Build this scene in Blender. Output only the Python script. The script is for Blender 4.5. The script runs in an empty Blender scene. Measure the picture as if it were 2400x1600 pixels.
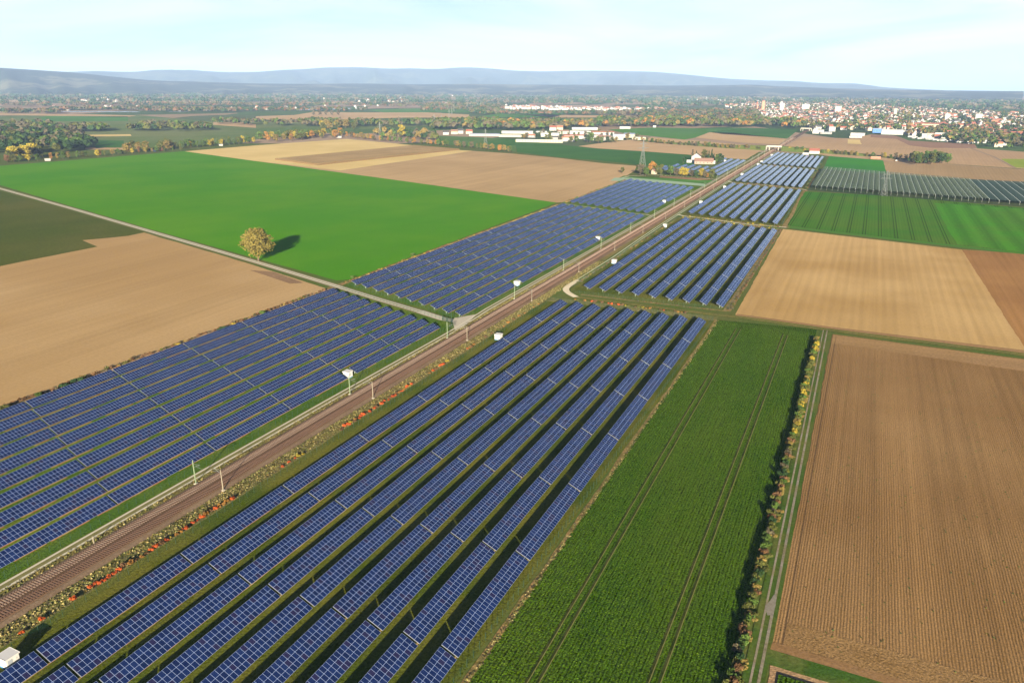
import bpy, math, random
import numpy as np
from mathutils import Vector, Matrix

# ------------------------------------------------------------------ camera, sky, sun, exposure
sc = bpy.context.scene
COL = sc.collection
FPX, CAMH = 1740.0, 100.0
_p1 = np.array([-1200.0, 201 - 6.0 - 800, FPX]); _p2 = np.array([1200.0, 201 + 6.0 - 800, FPX])
UPC = np.cross(_p1, _p2); UPC /= np.linalg.norm(UPC)
if UPC[1] > 0: UPC = -UPC
YDC = np.array([860.0, 201 + 4.3 - 800, FPX]); YDC /= np.linalg.norm(YDC)      # railway direction = world +Y
XDC = np.cross(YDC, UPC)
if XDC[0] < 0: XDC = -XDC
cam = bpy.data.cameras.new('camera'); camo = bpy.data.objects.new('camera', cam); COL.objects.link(camo)
cam.sensor_width = 36.0; cam.sensor_fit = 'HORIZONTAL'; cam.lens = FPX / 2400 * 36
cam.clip_start = 1.0; cam.clip_end = 120000.0
R = Matrix(((XDC[0], -XDC[1], -XDC[2]), (YDC[0], -YDC[1], -YDC[2]), (UPC[0], -UPC[1], -UPC[2])))
camo.matrix_world = Matrix.Translation((0, 0, CAMH)) @ R.to_4x4()
sc.camera = camo

SUN_EL, SUN_AZ = math.radians(14.0), math.radians(155.4)      # azimuth clockwise from +Y
sdir = Vector((math.sin(SUN_AZ) * math.cos(SUN_EL), math.cos(SUN_AZ) * math.cos(SUN_EL), math.sin(SUN_EL)))
sl = bpy.data.lights.new('sun', 'SUN'); sl.energy = 5.0; sl.angle = math.radians(0.5); sl.color = (1.0, 0.86, 0.64)
so = bpy.data.objects.new('sun', sl); COL.objects.link(so); so.rotation_euler = sdir.to_track_quat('Z', 'Y').to_euler()

world = bpy.data.worlds.new('World'); sc.world = world; world.use_nodes = True
wn = world.node_tree.nodes; wl = world.node_tree.links; wn.clear()
wo = wn.new('ShaderNodeOutputWorld'); bg = wn.new('ShaderNodeBackground'); sky = wn.new('ShaderNodeTexSky')
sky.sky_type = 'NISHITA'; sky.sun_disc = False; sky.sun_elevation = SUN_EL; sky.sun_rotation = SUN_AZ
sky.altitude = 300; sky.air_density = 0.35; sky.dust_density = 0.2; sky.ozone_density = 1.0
bg.inputs['Strength'].default_value = 0.052
tc = wn.new('ShaderNodeTexCoord'); mp = wn.new('ShaderNodeMapping'); mp.inputs['Scale'].default_value = (1.5, 1.0, 10.0)
mp.inputs['Rotation'].default_value = (0.0, 0.12, 0.5)
nz = wn.new('ShaderNodeTexNoise'); nz.inputs['Scale'].default_value = 1.5; nz.inputs['Detail'].default_value = 7; nz.inputs['Roughness'].default_value = 0.5
nz.inputs['Distortion'].default_value = 0.6
cr = wn.new('ShaderNodeValToRGB'); cr.color_ramp.elements[0].position = 0.36; cr.color_ramp.elements[1].position = 0.70
cr.color_ramp.elements[0].color = (0, 0, 0, 1); cr.color_ramp.elements[1].color = (1, 1, 1, 1)
mx = wn.new('ShaderNodeMix'); mx.data_type = 'RGBA'; mx.inputs['B'].default_value = (6.0, 6.1, 6.0, 1)
wl.new(tc.outputs['Generated'], mp.inputs['Vector']); wl.new(mp.outputs['Vector'], nz.inputs['Vector'])
sz = wn.new('ShaderNodeSeparateXYZ'); wl.new(tc.outputs['Generated'], sz.inputs[0])
mr = wn.new('ShaderNodeMapRange'); mr.inputs['From Min'].default_value = .24; mr.inputs['From Max'].default_value = .13; wl.new(sz.outputs['Z'], mr.inputs['Value'])   # the cloud veil lies low over the horizon
ml = wn.new('ShaderNodeMath'); ml.operation = 'MULTIPLY'; wl.new(cr.outputs['Color'], ml.inputs[0]); wl.new(mr.outputs[0], ml.inputs[1])
wl.new(nz.outputs['Fac'], cr.inputs['Fac']); wl.new(cr.outputs['Color'], mx.inputs['Factor'])
mx.inputs['A'].default_value = (3.2, 4.6, 5.3, 1)
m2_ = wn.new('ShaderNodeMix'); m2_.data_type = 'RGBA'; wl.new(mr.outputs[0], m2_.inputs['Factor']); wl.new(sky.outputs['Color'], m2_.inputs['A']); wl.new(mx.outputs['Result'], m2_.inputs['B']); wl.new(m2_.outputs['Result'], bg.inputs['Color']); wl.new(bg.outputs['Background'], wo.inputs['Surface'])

sc.view_settings.view_transform = 'Standard'; sc.view_settings.look = 'None'; sc.view_settings.gamma = 1.0
sc.view_settings.use_curve_mapping = False
sc.view_settings.exposure = 1.86
sc.cycles.max_bounces = 5; sc.cycles.diffuse_bounces = 2; sc.cycles.glossy_bounces = 2; sc.cycles.transparent_max_bounces = 12
sc.cycles.volume_bounces = 0; sc.cycles.transmission_bounces = 2
sc.cycles.use_denoising = True

rnd = random.Random(7)
nr = np.random.RandomState(7)

# ------------------------------------------------------------------ helpers
def G(px, py, z=0.0):
    """ground point (world metres) seen at a pixel of the 2400x1600 photograph: used only as a survey of the place"""
    r = np.array([px - 1200.0, py - 800.0, FPX]); u = float(r @ UPC)
    t = (z - CAMH) / u
    return float(r @ XDC) * t, float(r @ YDC) * t
def GS(pts, z=0.0): return [G(a, b, z) for a, b in pts]

def tag(o, label=None, cat=None, group=None, kind=None):
    if label: o['label'] = label
    if cat: o['category'] = cat
    if group: o['group'] = group
    if kind: o['kind'] = kind
    return o
class MB:
    def __init__(s): s.v = []; s.f = []; s.m = []
    def face(s, pts, mi=0):
        i = len(s.v); s.v += [tuple(p) for p in pts]; s.f.append(tuple(range(i, i + len(pts)))); s.m.append(mi)
    def box(s, x0, x1, y0, y1, z0, z1, mi=0, M=None):
        p = [(x0,y0,z0),(x1,y0,z0),(x1,y1,z0),(x0,y1,z0),(x0,y0,z1),(x1,y0,z1),(x1,y1,z1),(x0,y1,z1)]
        if M is not None: p = [tuple(M @ Vector(q)) for q in p]
        i = len(s.v); s.v += p
        for q in ((0,3,2,1),(4,5,6,7),(0,1,5,4),(1,2,6,5),(2,3,7,6),(3,0,4,7)): s.f.append(tuple(i + k for k in q)); s.m.append(mi)
    def bar(s, a, b, w, mi=0, n=4, w2=None):
        a = Vector(a); b = Vector(b); d = (b - a).normalized(); u = d.orthogonal().normalized(); v = d.cross(u); w2 = w if w2 is None else w2
        i = len(s.v)
        for c, ww in ((a, w), (b, w2)):
            for k in range(n):
                t = 2 * math.pi * (k + .5) / n; s.v.append(tuple(c + (u * math.cos(t) + v * math.sin(t)) * ww))
        for k in range(n):
            s.f.append((i + k, i + (k + 1) % n, i + n + (k + 1) % n, i + n + k)); s.m.append(mi)
        s.f.append(tuple(i + k for k in range(n))[::-1]); s.m.append(mi); s.f.append(tuple(i + n + k for k in range(n))); s.m.append(mi)
    def mesh(s, name, mats):
        me = bpy.data.meshes.new(name); me.from_pydata(s.v, [], s.f)
        for m in (mats if isinstance(mats, (list, tuple)) else [mats]): me.materials.append(m)
        if any(s.m): me.polygons.foreach_set('material_index', s.m)
        me.update(); return me
    def build(s, name, mats, parent=None, loc=None):
        o = bpy.data.objects.new(name, s.mesh(name, mats)); COL.objects.link(o)
        if parent: o.parent = parent
        if loc: o.location = loc
        return o
def empty(name, loc, rz=0.0, label=None, cat=None, group=None):
    o = bpy.data.objects.new(name, None); COL.objects.link(o); o.location = loc; o.rotation_euler = (0, 0, rz); o.empty_display_size = 1
    return tag(o, label, cat, group)
def link(name, me, parent=None, loc=(0,0,0), rot=(0,0,0), scale=None):
    o = bpy.data.objects.new(name, me); COL.objects.link(o); o.location = loc; o.rotation_euler = rot
    if parent: o.parent = parent
    if scale: o.scale = scale
    return o
def copy_tree(o, parent=None):
    c = o.copy(); COL.objects.link(c)
    if parent: c.parent = parent
    for ch in o.children: copy_tree(ch, c)
    return c
def inpoly(x, y, P):
    c = False; j = len(P) - 1
    for i in range(len(P)):
        if (P[i][1] > y) != (P[j][1] > y) and x < (P[j][0]-P[i][0])*(y-P[i][1])/(P[j][1]-P[i][1])+P[i][0]: c = not c
        j = i
    return c
def scatter(poly_px, n, world=False):
    """n random ground points inside a surveyed outline"""
    P = poly_px if world else GS(poly_px)
    xs = [p[0] for p in P]; ys = [p[1] for p in P]; out = []
    for _ in range(n * 60):
        x = rnd.uniform(min(xs), max(xs)); y = rnd.uniform(min(ys), max(ys))
        if inpoly(x, y, P): out.append((x, y))
        if len(out) >= n: break
    return out
def along(P, step, jit=0.0):
    out = []
    for a, b in zip(P[:-1], P[1:]):
        d = math.hypot(b[0]-a[0], b[1]-a[1]); n = max(1, int(round(d / step)))
        for k in range(n):
            t = (k + rnd.uniform(-.35, .35)) / n
            out.append((a[0]+(b[0]-a[0])*t + rnd.uniform(-jit, jit), a[1]+(b[1]-a[1])*t + rnd.uniform(-jit, jit)))
    return out

# ------------------------------------------------------------------ materials
class NT:
    def __init__(s, name):
        s.m = bpy.data.materials.new(name); s.m.use_nodes = True; s.n = s.m.node_tree.nodes; s.l = s.m.node_tree.links
        s.b = s.n['Principled BSDF']; s.out = s.n['Material Output']
    def add(s, t, **k):
        n = s.n.new(t)
        for a, v in k.items(): setattr(n, a, v)
        return n
    def math(s, op, a, b=None, c=None):
        n = s.add('ShaderNodeMath', operation=op)
        for i, v in enumerate((a, b, c)):
            if v is None: continue
            if isinstance(v, (int, float)): n.inputs[i].default_value = v
            else: s.l.new(v, n.inputs[i])
        return n.outputs[0]
    def noise(s, vec, scale, detail=3, rough=.55):
        n = s.add('ShaderNodeTexNoise'); n.inputs['Scale'].default_value = scale; n.inputs['Detail'].default_value = detail
        n.inputs['Roughness'].default_value = rough
        s.l.new(vec, n.inputs['Vector']); return n.outputs['Fac']
    def mapping(s, vec, scale=(1,1,1), rz=0.0):
        n = s.add('ShaderNodeMapping'); n.inputs['Scale'].default_value = scale; n.inputs['Rotation'].default_value = (0, 0, rz)
        s.l.new(vec, n.inputs['Vector']); return n.outputs['Vector']
    def mix(s, f, a, b):
        n = s.add('ShaderNodeMix', data_type='RGBA')
        for k, v in (('Factor', f), ('A', a), ('B', b)):
            if isinstance(v, (int, float)): n.inputs[k].default_value = v
            elif isinstance(v, (tuple, list)): n.inputs[k].default_value = (*v[:3], 1)
            else: s.l.new(v, n.inputs[k])
        return n.outputs['Result']
    def scale(s, col, f):
        n = s.add('ShaderNodeVectorMath', operation='SCALE'); s.l.new(col, n.inputs[0])
        if isinstance(f, (int, float)): n.inputs['Scale'].default_value = f
        else: s.l.new(f, n.inputs['Scale'])
        return n.outputs[0]
    def rough(s, r, spec=.2):
        s.b.inputs['Roughness'].default_value = r; s.b.inputs['Specular IOR Level'].default_value = spec
    def bump(s, h, dist, strength=1.0):
        n = s.add('ShaderNodeBump'); n.inputs['Distance'].default_value = dist; n.inputs['Strength'].default_value = strength
        s.l.new(h, n.inputs['Height']); s.l.new(n.outputs['Normal'], s.b.inputs['Normal'])

def ramp(s, v, lo, hi):
    n = s.add('ShaderNodeMapRange'); n.inputs['From Min'].default_value = lo; n.inputs['From Max'].default_value = hi
    n.interpolation_type = 'SMOOTHSTEP'; s.l.new(v, n.inputs['Value']); return n.outputs[0]

def soil(name, a, b, rows=0.0, row_amt=.1, ang=0.0, streak=.15, patch=.004, grain=.15, gscale=.8, bump=.06, tram=0.0, spots=0.0, spotcol=(.03,.06,.01), rowbump=0.0):
    """field surface: colour drifting between a and b, drill rows, long streaks, clods, tramlines"""
    t = NT(name); co = t.add('ShaderNodeTexCoord').outputs['Object']
    v = t.mapping(co, (1,1,1), ang)
    sx = t.add('ShaderNodeSeparateXYZ'); t.l.new(v, sx.inputs[0]); X = sx.outputs['X']
    base = t.mix(ramp(t, t.noise(co, patch, 3), .35, .65), a, b)
    st = t.noise(t.mapping(v, (1, .012, 1)), .55, 4, .6)
    st2 = t.noise(t.mapping(v, (1, .02, 1)), .07, 2, .5)
    g = t.noise(co, gscale, 4, .7)
    f = t.math('MULTIPLY_ADD', t.math('SUBTRACT', st, .5), streak * 2.2, 1.0)
    f = t.math('ADD', f, t.math('MULTIPLY', t.math('SUBTRACT', st2, .5), streak * 1.6))
    f = t.math('ADD', f, t.math('MULTIPLY', t.math('SUBTRACT', g, .5), grain * 2.5))
    if rows:
        wob = t.math('MULTIPLY', t.math('SUBTRACT', t.noise(co, .25, 2), .5), rows * .5)
        r = t.math('SINE', t.math('MULTIPLY', t.math('ADD', X, wob), 2 * math.pi / rows))
        f = t.math('ADD', f, t.math('MULTIPLY', r, row_amt))
        h = t.math('ADD', g, t.math('MULTIPLY', r, rowbump))
    else: h = g
    if tram:
        fr = t.math('ABSOLUTE', t.math('SUBTRACT', t.math('PINGPONG', X, tram / 2), tram * .25))
        tl = ramp(t, t.math('ABSOLUTE', t.math('SUBTRACT', fr, .9)), .55, .15)
        f = t.math('MULTIPLY', f, t.math('SUBTRACT', 1.0, t.math('MULTIPLY', tl, .5)))
    col = t.scale(base, f)
    if spots:
        sp = ramp(t, t.noise(co, .35, 5, .75), .72 - spots, .80 - spots)
        col = t.mix(sp, col, spotcol)
    t.l.new(col, t.b.inputs['Base Color']); t.rough(1.0, .0)
    if bump: t.bump(h, bump)
    return t.m

def plain(name, c, r=.7, spec=.3, var=.1, scale=.5, metal=0.0):
    t = NT(name); co = t.add('ShaderNodeTexCoord').outputs['Object']
    f = t.math('MULTIPLY_ADD', t.math('SUBTRACT', t.noise(co, scale, 4, .6), .5), var * 2, 1.0)
    rgb = t.add('ShaderNodeRGB'); rgb.outputs[0].default_value = (*c, 1)
    t.l.new(t.scale(rgb.outputs[0], f), t.b.inputs['Base Color']); t.rough(r, spec); t.b.inputs['Metallic'].default_value = metal
    return t.m

def leaf(name, a, b, var=.35):
    t = NT(name); co = t.add('ShaderNodeTexCoord').outputs['Object']; oi = t.add('ShaderNodeObjectInfo')
    base = t.mix(ramp(t, t.noise(co, .45, 4, .7), .3, .7), a, b)
    f = t.math('MULTIPLY_ADD', t.math('SUBTRACT', t.noise(co, 1.7, 3, .7), .5), 1.0, 1.0)
    f = t.math('ADD', f, t.math('MULTIPLY', t.math('SUBTRACT', oi.outputs['Random'], .5), var))
    t.l.new(t.scale(base, f), t.b.inputs['Base Color']); t.rough(.9, .0)
    return t.m

# ------------------------------------------------------------------ foliage materials and tree meshes
LEAF = {
 'green':  leaf('leaves_green', (.045,.085,.018), (.075,.115,.025)),
 'dark':   leaf('leaves_dark_green', (.018,.040,.016), (.035,.065,.022)),
 'olive':  leaf('leaves_olive', (.058,.072,.018), (.095,.098,.028)),
 'grey':   leaf('leaves_grey_brown', (.068,.062,.038), (.11,.095,.058)),
 'yellow': leaf('leaves_yellow', (.32,.235,.03), (.20,.18,.03)),
 'ochre':  leaf('leaves_ochre', (.19,.14,.042), (.13,.105,.033)),
 'orange': leaf('leaves_orange', (.28,.13,.03), (.20,.12,.035)),
 'red':    leaf('leaves_red', (.36,.045,.018), (.40,.12,.028)),
 'brown':  leaf('leaves_brown', (.10,.06,.032), (.15,.085,.04)),
}
BARK = plain('bark', (.10,.075,.05), .9, .1, .3, 3)

def crown(name, w, h, n, size, shape='round', seed=0, lumps=9):
    """leaf clumps spread through a lumpy volume of width w and height h, base at z=0"""
    r = np.random.RandomState(seed)
    cen = []
    for k in range(lumps):
        t = r.uniform(.18, .95) if shape != 'cone' else r.uniform(.05, .95)
        if shape == 'round': rad = math.sqrt(max(.02, 1 - (2 * t - 1) ** 2)) * .62
        elif shape == 'cone': rad = (1 - t) * .75
        elif shape == 'column': rad = .35 * math.sin(math.pi * min(1, t + .1))
        else: rad = .8
        a = r.uniform(0, 2 * math.pi); q = math.sqrt(r.uniform(.1, 1)) * rad
        cr_ = {'round': .34, 'cone': .30 * (1.15 - t), 'column': .28, 'bush': .38}[shape]
        cen.append((math.cos(a) * q * w / 2, math.sin(a) * q * w / 2, t * h if shape != 'bush' else r.uniform(.25, .6) * h, cr_))
    V = []; F = []
    for k in range(n):
        c = cen[r.randint(lumps)]
        d = r.normal(size=3); d /= np.linalg.norm(d); rr = r.uniform(.55, 1.0) * (1.15 if r.rand() < .1 else 1)
        p = np.array([c[0] + d[0] * rr * c[3] * w / 1.5, c[1] + d[1] * rr * c[3] * w / 1.5, c[2] + d[2] * rr * c[3] * (h / 2.2 if shape != 'column' else h / 3)])
        p[2] = max(p[2], .04 * h)
        nn = d * .8 + r.normal(size=3) * .6; nn /= np.linalg.norm(nn)
        u = np.cross(nn, r.normal(size=3)); u /= np.linalg.norm(u); v = np.cross(nn, u); s_ = size * r.uniform(.6, 1.35)
        i = len(V)
        for a, b in ((-1, -.5), (.2, -1), (1, .3), (-.1, 1)): V.append(tuple(p + u * a * s_ + v * b * s_ * .8))
        F.append((i, i + 1, i + 2, i + 3))
    me = bpy.data.meshes.new(name); me.from_pydata(V, [], F); me.materials.append(BARK); me.update(); return me
def trunk(name, h, r0, limbs=5, seed=0, spread=1.0):
    r = random.Random(seed); b = MB(); top = Vector((r.uniform(-.2,.2), r.uniform(-.2,.2), h))
    b.bar((0,0,-.15), (0,0,h*.35), r0, n=7, w2=r0*.75); b.bar((0,0,h*.35), top, r0*.75, n=6, w2=r0*.3)
    for k in range(limbs):
        a = k * 2.4 + r.random(); z = h * (.3 + .5 * k / limbs); L = h * .42 * spread
        b.bar((0,0,z), (math.cos(a)*L*.8, math.sin(a)*L*.8, z+L*.7), r0*.4, n=5, w2=r0*.12)
    return b.mesh(name, BARK)
# unit shapes: 10 m high trees, scaled when planted
TREES = {}
def shapes(key, fn, tr, k=3): TREES[key] = [(fn(i), tr(i)) for i in range(k)]
shapes('round', lambda i: crown('crown', 8.5, 8.6, 620, .52, 'round', 10 + i, 12), lambda i: trunk('trunk', 7.5, .28, 5, i))
shapes('tall', lambda i: crown('crown', 5.6, 9.0, 520, .46, 'round', 20 + i, 12), lambda i: trunk('trunk', 8, .24, 5, i))
shapes('cone', lambda i: crown('crown', 4.4, 9.4, 520, .40, 'cone', 30 + i, 16), lambda i: trunk('trunk', 9, .2, 4, i, .3))
shapes('column', lambda i: crown('crown', 3.6, 9.2, 420, .38, 'column', 40 + i, 10), lambda i: trunk('trunk', 9, .2, 4, i, .3))
shapes('bush', lambda i: crown('foliage', 10, 8.5, 330, .85, 'bush', 50 + i, 9), lambda i: trunk('stem', 4, .3, 5, i), 4)
CROWN_Z = {'round': 1.4, 'tall': 1.0, 'cone': .5, 'column': .7, 'bush': 0.2}
def plant(name, x, y, h, shape, colour, label, cat, group=None, wide=1.0):
    cm, tm = rnd.choice(TREES[shape]); s = h / 10.0
    e = empty(name, (x, y, 0), rnd.uniform(0, 6.28), label, cat, group); e.scale = (s * wide, s * wide, s)
    c = link('foliage' if shape == 'bush' else 'crown', cm, e, (0, 0, CROWN_Z[shape]))
    c.material_slots[0].link = 'OBJECT'; c.material_slots[0].material = LEAF[colour]
    link('stem' if shape == 'bush' else 'trunk', tm, e)
    return e
def pick(pal): return rnd.choice(pal.split())
CNAME = {'green': 'green', 'dark': 'dark green', 'olive': 'olive green', 'grey': 'grey brown', 'yellow': 'bright yellow', 'ochre': 'ochre', 'orange': 'orange', 'red': 'red', 'brown': 'brown'}
def trees_at(pts, hr, pal, site, shape='round tall round', cat='tree', name='tree', wide=1.0):
    for x, y in pts:
        c = pick(pal)
        plant(name, x, y, rnd.uniform(*hr), pick(shape), c, f'{CNAME[c]} {cat} {site}', cat, f'{CNAME[c]} {cat}s {site}', wide)

# ------------------------------------------------------------------ ground, fields, roads
def sheet(name, P, mat, z, world=False, kind='structure'):
    P = P if world else GS(P)
    if name in ('field', 'dry_grass', 'grass_verge', 'headland'):          # ragged natural margins
        Q = []; er = random.Random(len(P) * 13 + int(abs(P[0][0]) * 7))
        for a, c in zip(P, P[1:] + P[:1]):
            d = math.hypot(c[0]-a[0], c[1]-a[1]); far = min(math.hypot(*a), math.hypot(*c)); st = 2.5 if far < 450 else 9.0; n = min(140, max(1, int(d / st))); ux, uy = (c[0]-a[0]) / max(d, .01), (c[1]-a[1]) / max(d, .01); w = 0
            for k in range(n):
                w = w * .6 + er.uniform(-.16, .16) * (1 if st < 3 else 3)
                q = w if k else 0; Q.append((a[0] + (c[0]-a[0]) * k / n - uy * q, a[1] + (c[1]-a[1]) * k / n + ux * q))
        P = Q
    b = MB(); b.face([(x, y, z) for x, y in P]); me = b.mesh(name, mat)
    o = bpy.data.objects.new(name, me); COL.objects.link(o)
    if me.polygons[0].normal.z < 0: me.flip_normals()
    if kind: o['kind'] = kind
    return o
def ribbon(name, C, w, mat, z, world=True, smooth=0):
    C = C if world else GS(C); C = [Vector((*c, z)) for c in C]
    for _ in range(smooth):
        N = [C[0]]
        for a, b in zip(C[:-1], C[1:]): N += [a * .75 + b * .25, a * .25 + b * .75]
        C = N + [C[-1]]
    L = []; Rr = []
    for i, c in enumerate(C):
        d = (C[min(i+1, len(C)-1)] - C[max(i-1, 0)]).normalized(); n = Vector((-d.y, d.x, 0)); L.append(c + n * w / 2); Rr.append(c - n * w / 2)
    b = MB(); b.v = [tuple(v) for v in L + Rr]; k = len(C)
    for i in range(k - 1): b.f.append((i, k + i, k + i + 1, i + 1)); b.m.append(0)
    o = b.build(name, mat); o['kind'] = 'structure'
    if o.data.polygons[0].normal.z < 0: o.data.flip_normals()
    return o

def patchwork():
    t = NT('distant_farmland'); co = t.add('ShaderNodeTexCoord').outputs['Object']
    v = t.mapping(co, (.0032, .0016, 1), .75)
    vo = t.add('ShaderNodeTexVoronoi', distance='CHEBYCHEV'); vo.inputs['Scale'].default_value = 1.0; vo.inputs['Randomness'].default_value = .9; t.l.new(v, vo.inputs['Vector'])
    sx = t.add('ShaderNodeSeparateColor'); t.l.new(vo.outputs['Color'], sx.inputs[0])
    r = t.add('ShaderNodeValToRGB'); r.color_ramp.interpolation = 'CONSTANT'; t.l.new(sx.outputs[0], r.inputs['Fac'])
    cs = [(0, (.06,.10,.03)), (.2, (.26,.19,.12)), (.36, (.05,.085,.03)), (.52, (.30,.22,.15)), (.66, (.08,.11,.045)), (.8, (.19,.15,.09)), (.9, (.07,.12,.035))]
    e = r.color_ramp.elements; e[0].position = 0; e[0].color = (*cs[0][1], 1); e[1].position = cs[1][0]; e[1].color = (*cs[1][1], 1)
    for p, c in cs[2:]: k = e.new(p); k.color = (*c, 1)
    f = t.math('MULTIPLY_ADD', t.math('SUBTRACT', t.noise(co, .02, 5, .7), .5), .6, 1.0)
    t.l.new(t.scale(r.outputs[0], f), t.b.inputs['Base Color']); t.rough(1.0, .0); return t.m
GROUND = patchwork()
sheet('ground', [(-19800, -2500), (19800, -2500), (19800, 23800), (-19800, 23800)], GROUND, -.35, True)

GRASS = soil('verge_grass', (.075,.115,.022), (.10,.115,.03), 0, 0, 0, .12, .03, .35, .9, .12)
GRASS_OL = soil('mown_grass', (.060,.085,.009), (.115,.115,.018), 0, 0, 0, .3, .05, .9, 1.6, .25)
GRASS_GR = soil('fresh_grass', (.058,.120,.010), (.105,.145,.018), 0, 0, 0, .3, .05, .9, 1.6, .25)
DRY = soil('dry_weeds', (.20,.155,.055), (.13,.13,.04), 0, 0, 0, .25, .06, .8, .7, .35, spots=.10, spotcol=(.05,.07,.015))
# wide base of verge grass under the nearer countryside
sheet('grassland', [(-1500, -300), (700, -300), (700, 1240), (-100, 1300), (-600, 1250), (-1100, 1000), (-1500, 700)], GRASS, -.05, True)

WHEAT = soil('young_green_crop', (.055,.175,.018), (.066,.185,.022), 0, 0, 1.02, .06, .004, .12, .6, .03, tram=0)
def fld(P, mat, z=.03, **k): return sheet('field', P, mat, z, **k)
# big green field and its neighbours on the left
GREENF = soil('green_field', (.055,.205,.005), (.080,.225,.007), 0, 0, .28, .07, .009, .30, .9, .08, tram=0)
fld([(-140,398),(0,389),(433,355),(600,378),(970,428),(1305,475),(820,655),(788,657),(340,534),(0,434)], GREENF)
OLIVEF = soil('olive_field', (.060,.082,.012), (.088,.095,.020), 1.0, .05, .28, .10, .01, .35, .5, .08)
fld([(-400,398),(-150,402),(0,448),(168,494),(336,543),(300,553),(193,563),(229,578),(0,624),(-900,790)], OLIVEF)
TANL = soil('tan_field', (.42,.29,.145), (.345,.225,.10), 1.6, .035, -.02, .17, .006, .20, .8, .06)
fld([(0,624),(229,578),(193,563),(300,553),(338,545),(590,620),(770,678),(620,733),(440,800),(270,868),(0,953),(-500,1145),(-2000,1200),(-2000,1100)], TANL)
sheet('ploughed_patch', [(585,633),(640,637),(712,663),(680,665)], soil('dark_patch', (.22,.14,.08), (.25,.16,.09), 0,0,0,.2,.05,.4,.8,.1), .05)
STUB = soil('pale_stubble', (.58,.44,.19), (.52,.39,.16), 2.2, .03, .15, .07, .01, .14, .6, .05)
TANM = soil('tan_ploughed_field', (.42,.29,.150), (.35,.24,.12), 3.0, .03, .08, .2, .006, .15, .5, .05)
fld([(433,355),(600,341),(812,326),(970,341),(1077,352),(1209,361),(1304,370),(1415,383),(1491,389),(1488,400),(1450,424),(1400,450),(1335,473),(1305,475),(970,428),(600,378)], TANM)
sheet('field', [(433,355),(600,341),(812,326),(970,341),(1077,352),(1107,354),(797,400),(600,378)], STUB, .06)
# standing maize block, about two metres high
def maize():
    P = GS([(645,375),(745,388),(1077,352),(970,343)]); b = MB(); n = len(P)
    b.face([(x, y, 2.1) for x, y in P])
    for i in range(n):
        a, c = P[i], P[(i+1) % n]; b.face([(a[0],a[1],.07),(c[0],c[1],.07),(c[0],c[1],2.1),(a[0],a[1],2.1)])
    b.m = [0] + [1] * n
    o = b.build('standing_maize', [soil('dry_maize', (.36,.25,.12), (.31,.215,.10), .8, .05, .15, .2, .02, .4, 1.2, .5), plain('maize_stalks_shaded', (.15,.10,.045), .9, 0, .4, .8)]); tag(o, 'block of dry standing maize between pale stubble strips', 'crop', kind='stuff')  # sides: brown stalks, colour darkened further for the shade among them
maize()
# green field and tan field beyond, towards the overpass
GREEN2 = soil('dark_green_field', (.038,.115,.022), (.05,.135,.026), 0, 0, .3, .1, .004, .2, .3, .05)
fld([(1209,341),(1253,333),(1400,348.4),(1510,355),(1644,365),(1640,378),(1610,395),(1495,386),(1400,376),(1304,368),(1212,357)], GREEN2, .05)
TAN2 = soil('pale_brown_field', (.45,.31,.17), (.39,.265,.14), 4, .02, .3, .1, .004, .12, .3, .05)
fld([(1355,343),(1423,333.5),(1527,322),(1612,328.6),(1799,344.6),(1748,374),(1693,370),(1644,365),(1510,355),(1400,348)], TAN2, .05)
GREEN3 = soil('light_green_field', (.075,.19,.03), (.06,.16,.028), 40, .18, 1.35, .12, .003, .1, .1, 0)
fld([(1427,304),(1532,299),(1620,301),(1690,305),(1663,310),(1629,323),(1604,327.5),(1464,312.7)], GREEN3, .08)
fld([(1620,301),(1744,299.5),(1872,304),(1846,325),(1690,314),(1663,310),(1690,305)], GREEN2, .08)
fld([(1663.6,310.5),(1720,312),(1844,326.5),(1825,339),(1740,335),(1629.6,323)], TAN2, .08)
fld([(1130,333),(1180,325),(1253,333),(1209,341),(1160,340)], GREEN2, .08)
fld([(1023,318),(1120,322),(1180,325),(1130,333),(1209,341),(1209,356),(1110,345),(1023,337)], soil('meadow_green', (.06,.14,.03), (.09,.15,.04), 30, .1, 1.1, .1, .004, .1, .1, 0), .06)
# narrow strips before the farm
sheet('field', [(1462,412),(1500,415),(1680,424),(1655,437),(1525,427),(1440,421)], GREEN3, .07)
sheet('field', [(1548,411),(1672,420),(1640,423),(1545,416)], soil('brown_strip', (.28,.17,.09), (.24,.15,.08), 0,0,0,.1,.02,.3,.5,.05), .1)
sheet('net_covered_bed', [(1440,417),(1482,417),(1650,431),(1655,437),(1525,427),(1430,424)], plain('pale_fleece', (.26,.36,.24), .8, .1, .2, .3), .13)
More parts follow.
